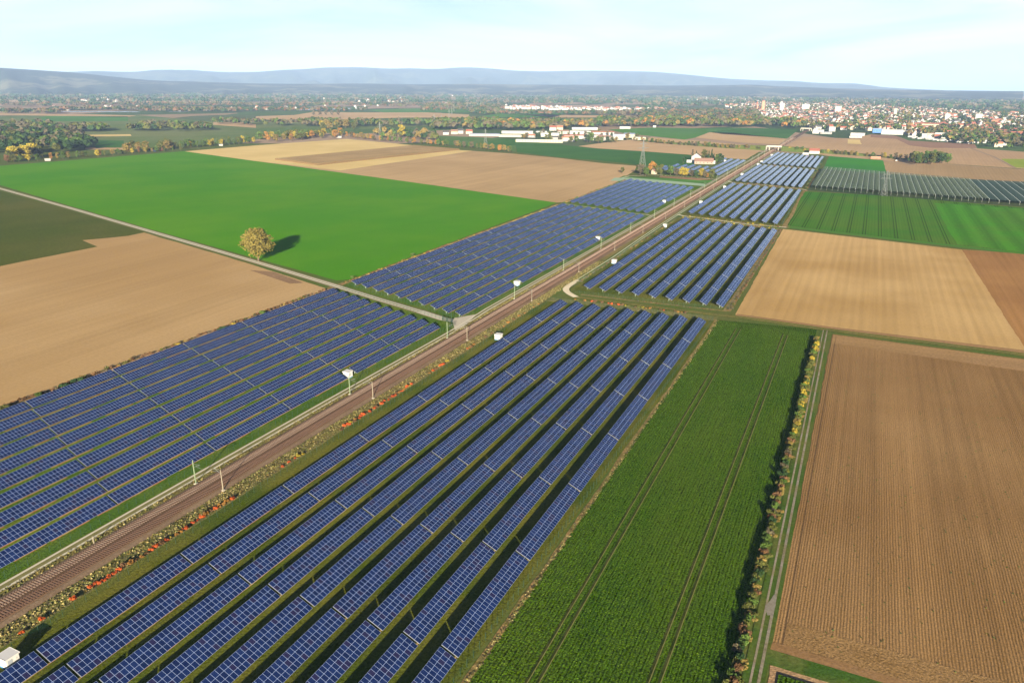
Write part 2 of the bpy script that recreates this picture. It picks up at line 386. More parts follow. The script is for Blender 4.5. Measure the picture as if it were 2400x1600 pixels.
# right-hand side
CROP = NT('beet_leaves')
def crop_mat():
    t = CROP; co = t.add('ShaderNodeTexCoord').outputs['Object']
    sx = t.add('ShaderNodeSeparateXYZ'); t.l.new(co, sx.inputs[0])
    vo = t.add('ShaderNodeTexVoronoi'); vo.inputs['Scale'].default_value = 1.0; vo.inputs['Randomness'].default_value = .55
    t.l.new(t.mapping(co, (2.0, 1.6, 1)), vo.inputs['Vector'])
    g = t.noise(co, 3.0, 3, .7)
    base = t.mix(ramp(t, t.noise(t.mapping(co, (1, .35, 1)), .05, 4, .6), .35, .68), (.040,.095,.005), (.07,.12,.009))
    f = t.math('MULTIPLY_ADD', vo.outputs['Distance'], -1.25, 1.35)
    f = t.math('ADD', f, t.math('MULTIPLY', t.math('SUBTRACT', g, .5), 1.1))
    r = t.math('SINE', t.math('MULTIPLY', sx.outputs['X'], 2 * math.pi / .75)); f = t.math('ADD', f, t.math('MULTIPLY', r, .16))
    col = t.scale(base, f)
    sp = ramp(t, t.noise(co, .22, 5, .8), .62, .72); col = t.mix(t.math('MULTIPLY', sp, .6), col, (.11,.12,.03))
    t.l.new(col, t.b.inputs['Base Color']); t.rough(.9, .0)
    h = t.math('ADD', t.math('MULTIPLY', r, .35), t.math('SUBTRACT', g, vo.outputs['Distance'])); t.bump(h, .22)
crop_mat()
sheet('beet_field', [(-50.6, 20), (-9.5, 20), (-9.5, 336.2), (-51.5, 331)], CROP.m, .05, True)
for x0 in (-41.8, -39.9, -22.3, -20.4):
    ribbon('tramline', [(x0 + .32, 60), (x0 + .32, 180), (x0 + .3, 322)], .2, plain('tramline_edge', (.15,.15,.045), 1, 0, .5, .8), .1)
    ribbon('tramline', [(x0, 60), (x0, 180), (x0, 322)], .5, soil('tramline_soil', (.022,.036,.008), (.05,.055,.016), 0,0,0,.2,.2,.8,1.2,.1), .09)
ribbon('tramline', [(-41.5, 322), (-36, 328), (-26, 329), (-22, 322)], .4, bpy.data.materials['tramline_soil'], .085, smooth=2)
PLOUGH = soil('ploughed_field', (.215,.125,.050), (.265,.162,.070), .58, .022, .0, .34, .012, 1.0, 2.6, .2, spots=.03, spotcol=(.06,.08,.02), rowbump=.18)
fld([(-3.6, 123.3), (400, 123.3), (400, 329), (-3.0, 332)], PLOUGH, .03, world=True)
HEAD = soil('headland', (.29,.18,.085), (.255,.16,.07), .8, .06, 1.45, .25, .02, .5, 1.0, .12)
sheet('field', [(-2.8, 319), (400, 300), (400, 328.6), (-2.8, 331)], HEAD, .06, True)
sheet('field', [(-1.6, 125.6), (400, 125.3), (400, 134.5), (-1.5, 132.6)], soil('cross_tilled_soil', (.255,.158,.068), (.215,.13,.052), 0, 0, 1.5, .28, .08, 1.2, 2.2, .22), .06, True)
sheet('field', [(-3.55, 123.35), (400, 123.35), (400, 125.4), (-3.4, 125.6)], soil('rolled_soil', (.25,.15,.07), (.23,.135,.06), .5, .03, 1.57, .15, .05, .5, 1.5, .08), .065, True)
ribbon('field_edge', [(-1.55, 125.6), (-1.5, 330)], .12, soil('furrow', (.09,.055,.03), (.14,.09,.05), 0,0,0,.3,.3,.9,1.5,.1), .07)
fld([(-3.1, 119.3), (140, 118.6), (140, 30), (-3.1, 30)], soil('rough_soil', (.30,.19,.10), (.36,.25,.14), .5, .1, 1.2, .3, .05, .7, 1.4, .2), .03, world=True)
sheet('beet_field', [(-1.4, 117.2), (60, 117.0), (60, 60), (-1.4, 60)], CROP.m, .3, True)
# tan field behind
TAN3 = soil('harrowed_field', (.46,.31,.135), (.355,.225,.085), 4.6, .04, 0.0, .16, .010, .16, .8, .06)
sheet('field', [(-49.8, 584), (-45.5, 343), (-5.9, 339.5), (67, 340), (500, 335), (500, 565), (99, 561.5), (64, 559)], TAN3, .03, True)
sheet('field', GS([(2254,585),(2400,595),(2600,612),(2600,900),(2400,812)]), soil('orange_soil_field', (.31,.165,.060), (.25,.13,.048), 4.6, .04, 0, .2, .010, .2, .8, .06), .047, True)
ribbon('field_edge', [(-45, 342.2), (-5, 340.2), (67, 341), (500, 336)], 5.0, soil('brown_headland', (.24,.145,.07), (.28,.17,.08), 1.0, .08, 1.55, .3, .03, .4, .9, .1), .08)
GREEN4 = soil('green_cereal_field', (.040,.145,.008), (.068,.145,.012), 2.1, .06, 0.0, .16, .01, .25, .7, .07, tram=21.0)
sheet('field', GS([(1887,449),(2070,459),(2400,487.5),(2600,505),(2600,612),(2400,592),(2059,554),(1845,529)]), GREEN4, .05, True)
sheet('field', GS([(2189,476),(2400,490),(2600,507),(2600,610),(2400,591),(2243,573)]), soil('bright_cereal_field', (.048,.185,.008), (.060,.165,.012), 15, .16, .0, .22, .02, .2, .6, .07), .09, True)
ribbon('field_edge', GS([(1847,532),(2059,556.5),(2400,594.5),(2600,614)]), 5.5, WHEAT, .10)
GREEN5 = soil('vivid_green_field', (.035,.165,.025), (.042,.21,.012), 0, 0, .2, .06, .004, .14, .3, .05)
fld([(1943.6,366),(2069.8,376),(2078,405),(2074,409.5),(1929,397)], GREEN5, .06)
PINK = soil('pink_brown_field', (.33,.225,.12), (.29,.20,.10), 4.0, .03, .05, .12, .005, .14, .3, .05)
fld([(2069.8,376),(2101,381),(2152,387),(2222,384.5),(2400,397),(2600,410),(2600,450),(2400,434),(2258,426),(2074,409)], PINK, .05)
PINK2 = soil('upper_brown_field', (.40,.27,.15), (.35,.235,.13), 5.0, .03, .05, .12, .004, .12, .2, .05)
fld([(1884,320),(1989,325.5),(2042,315),(2101,319),(2131,330),(2284,338),(2290,348),(2400,356),(2600,366),(2600,410),(2400,396),(2222,384),(2152,387),(2101,381),(2069,376),(1943,366),(1832,347)], PINK2, .04)
fld([(2042,315),(2101,319),(2131,330),(2284,338),(2290,348),(2180,347),(2131,341),(2100,326),(2040,322)], soil('dark_brown_field', (.27,.165,.11), (.25,.15,.10), 0,0,0,.1,.005,.1,.2,0), .12)
fld([(1987,326.5),(2015,328),(2020,338.5),(1987,337)], STUB, .14)
fld([(2346,372.6),(2400,373),(2500,376),(2500,400),(2400,394),(2379,393)], soil('yellow_green_field', (.20,.27,.03), (.24,.28,.04), 0,0,0,.1,.005,.1,.2,0), .12)
for Pp, w in (([(1990,340.5),(2130,350),(2290,353),(2400,357)], 3), ([(2270,346),(2330,368),(2379,394)], 4), ([(2222,386),(2290,391),(2400,398)], 4), ([(2069,376.5),(2101,381),(2140,388)], 4)):
    ribbon('track', GS(Pp), w, plain('dirt_track', (.26,.19,.12), .95, .05, .2, .1), .16)
# middle distance, left
MIDG = soil('river_meadow', (.085,.14,.038), (.14,.165,.06), 0, 0, 0, .1, .003, .2, .1, 0)
sheet('meadow', [(-200,345),(0,340),(200,335),(300,350),(430,342),(620,325),(820,305),(1000,296),(1100,292),(1100,279),(700,287),(500,285),(320,270),(110,270),(-200,276)], MIDG, -.02)
for P_, m_ in (([(183,316.5),(306,315),(308,319),(215,320.5)], STUB), ([(0,266),(200,268),(320,271),(300,274.5),(0,270)], TAN2), ([(200,346),(300,347),(290,351),(200,351)], TAN2), ([(110,272),(300,273),(300,284),(60,285)], GREEN3),
               ([(500,287),(560,285),(600,292),(600,300),(500,293)], TAN2), ([(600,273),(690,270),(740,262),(820,264),(1000,264),(1100,269),(1100,276),(950,276),(700,283),(600,280)], TAN2),
               ([(860,258),(1000,254),(1200,257),(1200,264),(900,264)], GREEN3), ([(220,329),(290,330),(290,345),(225,347)], GREEN2), ([(1200,262),(1330,265),(1300,275),(1110,275)], GREEN3),
               ([(1212,268),(1400,271),(1600,272),(1600,275),(1300,276)], TAN2), ([(0,234),(110,236),(110,244),(0,242)], TAN2), ([(300,236),(560,236),(560,240),(330,241)], TAN2), ([(700,240),(840,238),(850,241),(720,244)], TAN2)):
    sheet('field', P_, m_, .10)
WATER = plain('river_water', (.30,.38,.42), .15, .6, .05, .01)
for P_ in ([(130,260.6),(316,261),(330,263.2),(120,263)], [(700,256.5),(760,253.5),(856,253),(856,255.5),(780,257),(700,259)], [(395,261.5),(440,261.5),(440,262.6),(395,262.6)]):
    sheet('river', P_, WATER, .12)

# solar park ground
sheet('grass_verge', [(-243.5, 40), (-153.6, 40), (-153.6, 272), (-236, 301), (-243.5, 303.5)], GRASS_GR, -.01, True)
sheet('grass_verge', [(-243.5, 306), (-150.3, 278), (-153.6, 300), (-153.6, 588), (-240, 622), (-243.5, 622)], GRASS_GR, -.01, True)
sheet('grass_verge', [(-243.5, 622), (-153.6, 590), (-153.6, 830), (-243.5, 850)], GRASS_GR, -.01, True)
sheet('grass_verge', [(-134.8, 20), (-53.0, 20), (-52.2, 336), (-134.8, 330)], GRASS_OL, -.01, True)
sheet('grass_verge', [(-133, 345), (-50, 347), (-51, 585), (-133, 605)], GRASS_OL, -.01, True)
sheet('grass_verge', [(-133, 608), (-50, 590), (-54, 830), (-133, 850)], GRASS_OL, -.01, True)
sheet('grass_verge', [(-133, 850), (-54, 832), (-57, 1260), (-133, 1300)], GRASS_OL, -.01, True)
sheet('dry_grass', [(-151.6, -60), (-133.8, -60), (-133.8, 325), (-136, 352), (-136.5, 1400), (-151.6, 1400)], DRY, .0, True)
sheet('dry_grass', [(-133.5, 326), (-122, 327.5), (-52, 329), (-52, 336), (-122, 333.5), (-133.5, 333)], DRY, .02, True)
sheet('dry_grass', [(-122, 343.5), (-50, 346), (-50, 348), (-122, 346)], DRY, .02, True)
sheet('dry_grass', [(-131, 596), (-50, 579), (-50, 585), (-131, 603)], DRY, .02, True)
sheet('dry_grass', [(-131, 608), (-50, 590), (-50, 595), (-131, 613)], DRY, .02, True)
sheet('dry_grass', [(-131, 848), (-56, 826), (-56, 838), (-131, 860)], DRY, .02, True)
sheet('dry_grass', [(-131, 1068), (-58, 1040), (-58, 1056), (-131, 1082)], DRY, .02, True)
sheet('dry_grass', [(-51.9, 20), (-50.6, 20), (-51.6, 331), (-52.3, 331)], soil('dry_edge', (.27,.18,.075), (.14,.12,.04), 0,0,0,.3,.25,1.1,1.1,.3), .03, True)
sheet('dry_grass', [(-51.8, 347), (-48.2, 347), (-50.5, 584), (-53.5, 584)], bpy.data.materials['dry_edge'], .03, True)
sheet('dry_grass', [(-51, 590), (-46, 590), (-51.5, 830), (-56, 830)], bpy.data.materials['dry_edge'], .03, True)
sheet('dry_grass', [(-53.5, 843), (-50, 843), (-53.5, 1040), (-57, 1040)], bpy.data.materials['dry_edge'], .03, True)
sheet('dry_grass', [(-248, 40), (-240.5, 40), (-240.5, 300), (-246, 302)], bpy.data.materials['dry_edge'], .02, True)
sheet('dry_grass', [(-245.5, 306), (-241.5, 306), (-241.5, 620), (-245.5, 620)], bpy.data.materials['dry_edge'], .04, True)

# roads and tracks
PALE = plain('pale_concrete', (.50,.47,.37), .9, .1, .12, .4)
GRAV = plain('gravel', (.42,.38,.30), .95, .05, .25, .8)
SOILD = plain('dirt', (.22,.16,.09), .95, .05, .3, .6)
def two_track(name, C, gap, w, mat, z, world=True, base=None, bw=4.2, smooth=0):
    C = C if world else GS(C)
    if base: ribbon(name, C, bw, base, z - .02, smooth=smooth)
    C2 = [Vector((*c, 0)) for c in C]
    for s in (-1, 1):
        Q = []
        for i, c in enumerate(C2):
            d = (C2[min(i+1, len(C2)-1)] - C2[max(i-1, 0)]).normalized(); Q.append((c.x - d.y * s * gap / 2, c.y + d.x * s * gap / 2))
        ribbon(name, Q, w, mat, z, smooth=smooth)
RA = GS([(-250,368),(0,442),(172,490),(344,540),(593,612),(780,668),(886,701),(984,730),(1040,748)])
two_track('road', RA, 1.9, 1.15, PALE, .09, base=plain('verge_brown', (.20,.17,.09), .95, .05, .3, .5), bw=5.5)
ribbon('road', RA[-2:] + [(-152.5, 277.5)], 4.2, GRAV, .085)
two_track('path', [(-151.9, -60), (-151.9, 180), (-151.3, 262), (-151.8, 276), (-152.9, 300), (-153.0, 880), (-153.8, 1137), (-155.5, 1345)], 1.9, .62, PALE, .11, base=plain('verge_olive', (.16,.15,.06), .95, .05, .3, .5), bw=3.0)
sheet('road', [(-160, 281.5), (-153.6, 291), (-150.6, 276), (-151.2, 266), (-157.5, 275.5)], GRAV, .095, True)
two_track('path', [(-136.2, 1290), (-137.6, 868), (-135.6, 560), (-134.8, 500), (-133.2, 435), (-133.4, 372)], 1.9, .62, PALE, .11, base=GRASS_GR, bw=3.4)
ribbon('path', [(-133.4, 372), (-134.0, 358), (-132.8, 350), (-128, 343.5), (-122.6, 339)], 3.2, plain('pale_gravel', (.62,.54,.38), .9, .1, .2, .5), .13, smooth=2)
two_track('path', [(-122.6, 339), (-97, 338.5), (-60, 339), (-38, 339.4), (-6, 337.2), (67, 337.0), (500, 332)], 1.7, .45, plain('worn_grass', (.26,.21,.09), .95, .05, .3, .5), .12, base=GRASS_OL, bw=4.5)
two_track('path', GS([(1528,506),(1514,503.2),(1483,500),(1422,492.5),(1367,484),(1320,478)]), 1.7, .7, PALE, .12, base=GRASS_GR, bw=3.6)
ribbon('path', GS([(1706,425),(1718,428.5),(1745,431),(1800,434),(1890,445)]), 2.2, plain('cream_gravel', (.55,.50,.36), .9, .1, .2, .5), .12)
ribbon('path', GS([(1588,503),(1603,506.5),(1650,512),(1760,527),(1843,533)]), 2.2, bpy.data.materials['cream_gravel'], .12)
ribbon('path', GS([(1430,424),(1475,413),(1540,410),(1680,421)]), 2.0, bpy.data.materials['cream_gravel'], .12)
# twin-rut farm track beside the hedge on the right
ribbon('track', [(-5.3, 40), (-5.3, 150), (-6.2, 337)], 3.9, soil('track_grass', (.05,.095,.015), (.09,.11,.025), 0,0,0,.3,.1,.5,1.2,.12), .06)
RUT = soil('rut_gravel', (.26,.23,.18), (.20,.17,.10), 0,0,0,.3,.2,.5,1.5,.1)
ribbon('track', [(-5.8, 40), (-5.75, 125), (-5.9, 150), (-6.9, 337)], .42, RUT, .10)
ribbon('track', [(-4.35, 40), (-4.4, 125), (-4.5, 150), (-5.4, 337)], .55, RUT, .10)
sheet('track', [(-5.2, 133), (-4.3, 133.6), (-4.1, 137), (-4.5, 141), (-4.9, 140), (-5.3, 138), (-6.0, 136), (-5.8, 134.5)], plain('grey_gravel', (.21,.19,.15), .9, .1, .4, 1.5), .11, True)
ribbon('track', [(-4.5, 121.3), (30, 121.2), (140, 121.1)], 4.2, soil('green_track', (.045,.10,.015), (.10,.12,.03), 0,0,0,.3,.1,.5,1.2,.12), .07)

# ------------------------------------------------------------------ railway
BAL = soil('ballast', (.125,.078,.05), (.095,.06,.038), 0, 0, 0, .35, .05, .5, 2.5, .12)
BAL_E = soil('ballast_edge', (.175,.125,.083), (.145,.10,.066), 0, 0, 0, .25, .05, .5, 2.0, .1)
def prism(name, prof, y0, y1, mat):
    b = MB(); n = len(prof)
    b.v = [(x, y0, z) for x, z in prof] + [(x, y1, z) for x, z in prof]
    for i in range(n - 1): b.f.append((i, n + i, n + i + 1, i + 1)); b.m.append(0)
    o = b.build(name, mat); 
    if o.data.polygons[0].normal.z < 0: o.data.flip_normals()
    o['kind'] = 'structure'; return o
Y0, Y1 = -60.0, 2600.0
prism('ballast_bed', [(-149.0, .02), (-148.2, .3), (-140.6, .3), (-139.4, .02)], Y0, Y1, BAL_E)
prism('ballast_bed', [(-147.9, .30), (-147.7, .48), (-141.2, .48), (-141.0, .30)], Y0, Y1, BAL)
SLEEP = plain('sleeper_concrete', (.27,.20,.155), .9, .1, .25, .6); SLEEPD = plain('sleeper_dark', (.16,.10,.07), .9, .1, .25, .6)
RAIL = plain('rail_steel', (.17,.10,.07), .5, .4, .15, .5, .4)
for cx, sm, lb in ((-146.2, SLEEP, 'railway track with pale concrete sleepers, nearer the left path'), (-142.7, SLEEPD, 'railway track with dark brown sleepers, nearer the right panels')):
    t = empty('railway_track', (cx, 0, 0), 0, lb, 'railway track')
    b = MB(); y = Y0
    while y < 1700: b.box(-1.3, 1.3, y, y + .26, .46, .54); y += .6
    s_ = b.build('sleepers', sm, t); s_['kind'] = 'stuff'
    for dx in (-.75, .75):
        b = MB(); b.box(dx - .045, dx + .045, Y0, Y1, .5, .68); b.build('rail', RAIL, t)

MASTM = plain('mast_green_grey', (.17,.22,.13), .6, .3, .1, 1); MASTC = plain('mast_concrete', (.22,.195,.145), .7, .2, .1, 1)
STEEL = plain('galvanised_steel', (.24,.26,.25), .5, .5, .1, 1, .5)
def mast_proto(side):
    e = empty('catenary_mast', (0,0,0)); s = 1 if side == 'L' else -1
    b = MB(); b.box(-.11, .11, -.09, .09, 0, 6.9) if side == 'L' else b.bar((0,0,0), (0,0,6.0), .15, n=8, w2=.10); b.build('pole', MASTM if side == 'L' else MASTC, e)
    b = MB(); b.box(-.4, .4, -.4, .4, -.1, .12); b.build('foundation', GRAV, e)
    b = MB(); b.bar((0,0,5.9), (s*2.6,0,6.0), .04); b.bar((0,0,4.9), (s*2.3,0,5.95), .04); b.bar((s*.9,0,5.3), (s*2.9,0,5.0), .035); b.build('cantilever', STEEL, e)
    return e
ML, MR = mast_proto('L'), mast_proto('R'); first = {'L': ML, 'R': MR}; used = set()
ym = 55.2; k = 0
ORD = 'first second third fourth fifth sixth seventh eighth ninth tenth eleventh twelfth thirteenth fourteenth fifteenth sixteenth seventeenth eighteenth nineteenth twentieth'.split() + ['twenty-' + q for q in 'first second third fourth fifth sixth seventh eighth ninth'.split()]
while ym < 1700 and k < 25:
    for side, x, c in (('L', -148.9, 'greenish steel'), ('R', -139.8, 'pale concrete')):
        if side == 'L' and k == 0: continue
        if side == 'R' and k == 0: continue
        o = first[side] if side not in used else copy_tree(first[side]); used.add(side)
        o.location = (x, ym + (0 if side == 'L' else .5), .1)
        tag(o, f'{c} catenary mast on the {"left" if side == "L" else "right"} of the tracks, {ORD[k-1]} from the near end', 'catenary mast', 'catenary masts along the railway')
    ym += 66.8; k += 1
b = MB(); b.box(-.12, .12, -.08, .08, 0, 1.9); o = b.build('marker_post', MASTC, loc=(-148.6, 92.0, .1)); tag(o, 'short pale marker post standing alone on the left of the tracks', 'post')

# ------------------------------------------------------------------ solar tables
def module_mat():
    t = NT('solar_modules'); co = t.add('ShaderNodeTexCoord').outputs['Object']
    sx = t.add('ShaderNodeSeparateXYZ'); t.l.new(co, sx.inputs[0]); X, Y = sx.outputs['X'], sx.outputs['Y']
    PX, PY = 3.84 / 3, 1.0
    u = t.math('DIVIDE', t.math('ADD', X, 1.92), PX); v = t.math('DIVIDE', Y, PY)
    fu = t.math('ABSOLUTE', t.math('SUBTRACT', t.math('FRACT', u), .5)); fv = t.math('ABSOLUTE', t.math('SUBTRACT', t.math('FRACT', v), .5))
    line = t.math('MAXIMUM', t.math('GREATER_THAN', fu, .5 - .023 / PX), t.math('GREATER_THAN', fv, .5 - .023 / PY))
    cv = t.add('ShaderNodeCombineXYZ'); t.l.new(t.math('FLOOR', u), cv.inputs[0]); t.l.new(t.math('FLOOR', v), cv.inputs[1])
    oi = t.add('ShaderNodeObjectInfo'); t.l.new(t.math('MULTIPLY', oi.outputs['Random'], 97.0), cv.inputs[2])
    wn_ = t.add('ShaderNodeTexWhiteNoise', noise_dimensions='3D'); t.l.new(cv.outputs[0], wn_.inputs['Vector'])
    cell = t.mix(wn_.outputs['Value'], (.0035,.010,.050), (.007,.019,.084))
    cell = t.mix(t.math('GREATER_THAN', wn_.outputs['Value'], .88), cell, (.013,.013,.050))
    # cell lines inside a module
    cu = t.math('ABSOLUTE', t.math('SUBTRACT', t.math('FRACT', t.math('MULTIPLY', u, 8.0)), .5)); cl = t.math('GREATER_THAN', cu, .46)
    cell = t.mix(t.math('MULTIPLY', cl, .10), cell, (.25,.28,.45))
    t.l.new(t.mix(line, cell, (.30,.39,.64)), t.b.inputs['Base Color'])
    t.l.new(t.math('MULTIPLY_ADD', line, .25, .16), t.b.inputs['Roughness']); t.b.inputs['IOR'].default_value = 1.42
    return t.m
MOD = module_mat(); ALU = plain('aluminium', (.27,.30,.34), .4, .5, .05, 1, .3); GREENST = plain('coated_steel', (.36,.46,.38), .6, .3, .1, 1)
TILT = math.radians(25); SL = 3.84; ZL = .8; HX = SL * math.cos(TILT) / 2; ZM = ZL + SL * math.sin(TILT) / 2
cache = {}
def table_meshes(L):
    L = max(2, round(L))
    if L in cache: return cache[L]
    b = MB(); b.box(-SL/2, SL/2, 0, L, -.045, 0); pm = b.mesh('module_surface', [MOD, ALU]); 
    for p in pm.polygons: p.material_index = 0 if p.normal.z > .5 else 1
    b = MB()
    for x in (-1.35, -.45, .45, 1.35): b.box(x - .04, x + .04, .05, L - .05, -.14, -.05)
    y = 1.2
    while y < L: b.box(-1.75, 1.75, y - .04, y + .04, -.24, -.145); y += 2.45
    b.box(-1.92, 1.92, -.07, -.01, -.08, .008)
    fm = b.mesh('support_frame', ALU)
    b = MB(); b.box(-.06, .06, -.05, .05, -.3, ZM - .15); b.bar((0,0,ZM*.45), (.95,0,ZM - .62), .035); pb = b.mesh('post', GREENST)
    cache[L] = (pm, fm, pb, L); return cache[L]
STUFF = []; TAB = 0
def table(X, y0, y1, label, group, posts=True):
    global TAB
    pm, fm, pb, L = table_meshes(y1 - y0); TAB += 1
    e = empty('solar_table', (X - HX, y0, 0), 0, label, 'solar table', group)
    s = (y1 - y0) / L
    p = link('module_surface', pm, e, (0, 0, ZM), (0, TILT, 0), (1, s, 1)); link('support_frame', fm, e, (0, 0, ZM), (0, TILT, 0), (1, s, 1))
    if posts:
        n = max(2, int(round((y1 - y0) / 5.2)))
        for k in range(n): link('post', pb, e, (-.1, 1.0 + k * (y1 - y0 - 2.0) / (n - 1), 0))
def row(X, ys, ye, pitch, from_far, rowname, fieldname, gap=.6, indiv=True, anchor=None, cuts=()):
    """panel tables of one row between ys and ye; joints at the pitch, counted from the far end"""
    edges = []
    if from_far:
        y = ye
        while y > ys + 1: edges.append((max(ys, y - pitch), y)); y -= pitch
    else:
        y = ys
        while y < ye - 1: edges.append((y, min(ye, y + pitch))); y += pitch
        edges = edges[::-1]
    n = 0
    for a, c in edges:
        for u, w in [(a, c)]:
            segs = [(u, w)]
            for cu0, cu1 in cuts:
                ns = []
                for s0, s1 in segs:
                    if cu1 <= s0 or cu0 >= s1: ns.append((s0, s1))
                    else:
                        if cu0 - s0 > 2: ns.append((s0, cu0))
                        if s1 - cu1 > 2: ns.append((cu1, s1))
                segs = ns
            for s0, s1 in sorted(segs, reverse=True):
                if s1 - s0 < 3: continue
                if indiv: table(X, s0 + gap/2, s1 - gap/2, f'{ORD[n]} panel table from far end, {rowname}, {fieldname}', 'solar tables, ' + fieldname, posts=True)
                else: STUFF.append((X, s0 + gap/2, s1 - gap/2))
                n += 1
STRIP = []
def lin(a, b, n): return [a + (b - a) * i / (n - 1) for i in range(n)]
# near field, right of the tracks: nine rows
for i, X in enumerate([-121.3, -113.0, -104.6, -96.4, -88.1, -79.9, -71.7, -63.4, -55.1]):
    row(X, 29.0, 324.3, 32.7, True, f'{ORD[i]} row from the tracks', 'front right field'); STRIP.append((X, 29, 324))
# second field right: nine rows
for i, (X, a, c) in enumerate(zip([-120.7, -112.1, -103.3, -94.6, -85.8, -77.2, -68.6, -60.3, -52.4], lin(354.2, 350.2, 9), lin(592.5, 572, 9))):
    row(X, a, c, 29.9, False, f'{ORD[i]} row from the tracks', 'second right field'); STRIP.append((X, a, c))
# left of the tracks
for i, X in enumerate([-157.5, -165.2, -173.4, -181.9, -190.5, -199.0, -207.6, -216.0, -224.8, -233.4]):
    far1 = lin(264.8, 293.4, 10)[i]
    row(X, 44.0 if i < 6 else 70, far1, 31.9, True, f'{ORD[i]} row from the tracks', 'front left field', cuts=((199.1, 204.3),) if i == 0 else ()); STRIP.append((X, 44, far1))
    n2 = lin(282.0, 308.5, 10)[i] + (1.5 if i == 0 else 0); f2 = lin(592, 616.5, 10)[i]
    row(X - (.5 if i > 6 else 0), n2, f2, 31.9, False, f'{ORD[i]} row from the tracks', 'second left field', cuts=((343.5, 351.0), (480.0, 486.5)) if i == 0 else ()); STRIP.append((X, n2, f2))
for i, X in enumerate([-159.3, -167.3, -175.5, -183.6, -191.9, -200.0, -208.3, -216.7, -225.2, -233.8]):
    row(X, lin(605.2, 630.8, 10)[i], lin(788.5, 824, 10)[i], 31.5, False, '', '', indiv=False, cuts=((671, 678),) if i == 0 else ())
for i, X in enumerate([-124.9, -116.2, -107.3, -98.6, -90.0, -81.5, -72.9, -64.3, -55.9]):
    row(X, lin(619.6, 599.0, 9)[i], lin(840.5, 815, 9)[i], 32.0, False, '', '', indiv=False)
for i, X in enumerate([-127.0, -119.4, -111.4, -103.6, -96.0, -88.4, -81.0, -73.3, -66.0, -58.6]):
    row(X, lin(865, 839, 10)[i], lin(1067, 1034, 10)[i], 31.9, False, '', '', indiv=False)
    row(X - .8, lin(1087, 1060, 10)[i], lin(1284, 1238, 10)[i], 31.9, False, '', '', indiv=False)
for i, (X, a, c) in enumerate([(-156.8, 914, 1122), (-165.4, 925, 1129), (-175.3, 975, 1132), (-186.0, 1088, 1143)]): row(X, a, c, 31.9, False, '', '', indiv=False)
for i, (X, a, c) in enumerate([(-176.0, 915, 968), (-185.4, 920, 1007), (-195.2, 925, 1008), (-205.8, 930, 1018), (-215.3, 935, 1017), (-227.0, 940, 1020), (-236, 945, 990)]): row(X, a, c, 31.9, False, '', '', indiv=False)
b = MB(); b2 = MB()
RT = Matrix.Rotation(TILT, 4, 'Y')
def stuff_tables():
    me_v = []; me_f = []; uv = []; 
    for X, a, c in STUFF:
        i = len(me_v)
        for (x, y) in ((-SL/2, a), (SL/2, a), (SL/2, c), (-SL/2, c)):
            me_v.append((X - HX + x * math.cos(TILT), y, ZM - x * math.sin(TILT))); uv.append((x, y - a))
        for (x, y) in ((-SL/2, a), (SL/2, a), (SL/2, c), (-SL/2, c)):
            me_v.append((X - HX + x * math.cos(TILT) - .03, y, ZM - x * math.sin(TILT) - .06)); uv.append((x, y - a))
        me_f += [(i, i+1, i+2, i+3), (i+4, i+7, i+6, i+5), (i, i+4, i+5, i+1), (i+1, i+5, i+6, i+2), (i+2, i+6, i+7, i+3), (i+3, i+7, i+4, i)]
        y = a + 1.2
        while y < c:
            j = len(me_v)
            for dx, dy in ((-.06,-.05),(.06,-.05),(.06,.05),(-.06,.05)):
                me_v.append((X - HX - .1 + dx, y + dy, 0)); uv.append((0, 0))
            for dx, dy in ((-.06,-.05),(.06,-.05),(.06,.05),(-.06,.05)):
                me_v.append((X - HX - .1 + dx, y + dy, ZM - .1)); uv.append((0, 0))
            for q in ((0,1,5,4),(1,2,6,5),(2,3,7,6),(3,0,4,7)): me_f.append(tuple(j + k for k in q))
            y += 7.0
    me = bpy.data.meshes.new('solar_tables'); me.from_pydata(me_v, [], me_f)
    ul = me.uv_layers.new(name='UVMap'); li = np.empty(len(me.loops), dtype=np.int32); me.loops.foreach_get('vertex_index', li)
    ul.data.foreach_set('uv', np.array(uv, dtype=np.float32)[li].ravel())
    m2 = MOD.copy(); m2.name = 'solar_modules_far'; tcn = [n for n in m2.node_tree.nodes if n.type == 'TEX_COORD'][0]
    for l in list(tcn.outputs['Object'].links): m2.node_tree.links.new(tcn.outputs['UV'], l.to_socket)
    me.materials.append(m2); me.materials.append(ALU)
    o = bpy.data.objects.new('distant_solar_tables', me); COL.objects.link(o)
    for p in me.polygons: p.material_index = 0 if p.normal.z > .7 else 1
    tag(o, 'rows of blue panel tables in the farther fields on both sides of the railway', 'solar tables', kind='stuff')
stuff_tables()
# bare drip strips on the ground under the low edges
b = MB()
for X, a, c in STRIP:
    y = a + rnd.uniform(0, 3)
    while y < c - 1:
        L = rnd.uniform(4, 26); w = rnd.uniform(.06, .2) if X > -140 else rnd.uniform(.12, .36); e = min(c, y + L)
        n = max(2, int((e - y) / 2)); x0 = X - (.80 if X > -140 else .95)
        for k in range(n):
            ya = y + (e - y) * k / n; yb = y + (e - y) * (k + 1) / n; w1 = w * rnd.uniform(.6, 1.2)
            b.face([(x0 - .25, ya, .035), (x0 + w1, ya, .035), (x0 + w1 * rnd.uniform(.7, 1.2), yb, .035), (x0 - .25, yb, .035)])
        y = e + (rnd.uniform(0, 4) if X > -140 else rnd.uniform(.5, 9))
o = b.build('soil_strips', soil('bare_soil', (.30,.14,.06), (.34,.25,.11), 0,0,0,.2,.2,.5,1.0,.05)); o['kind'] = 'structure'

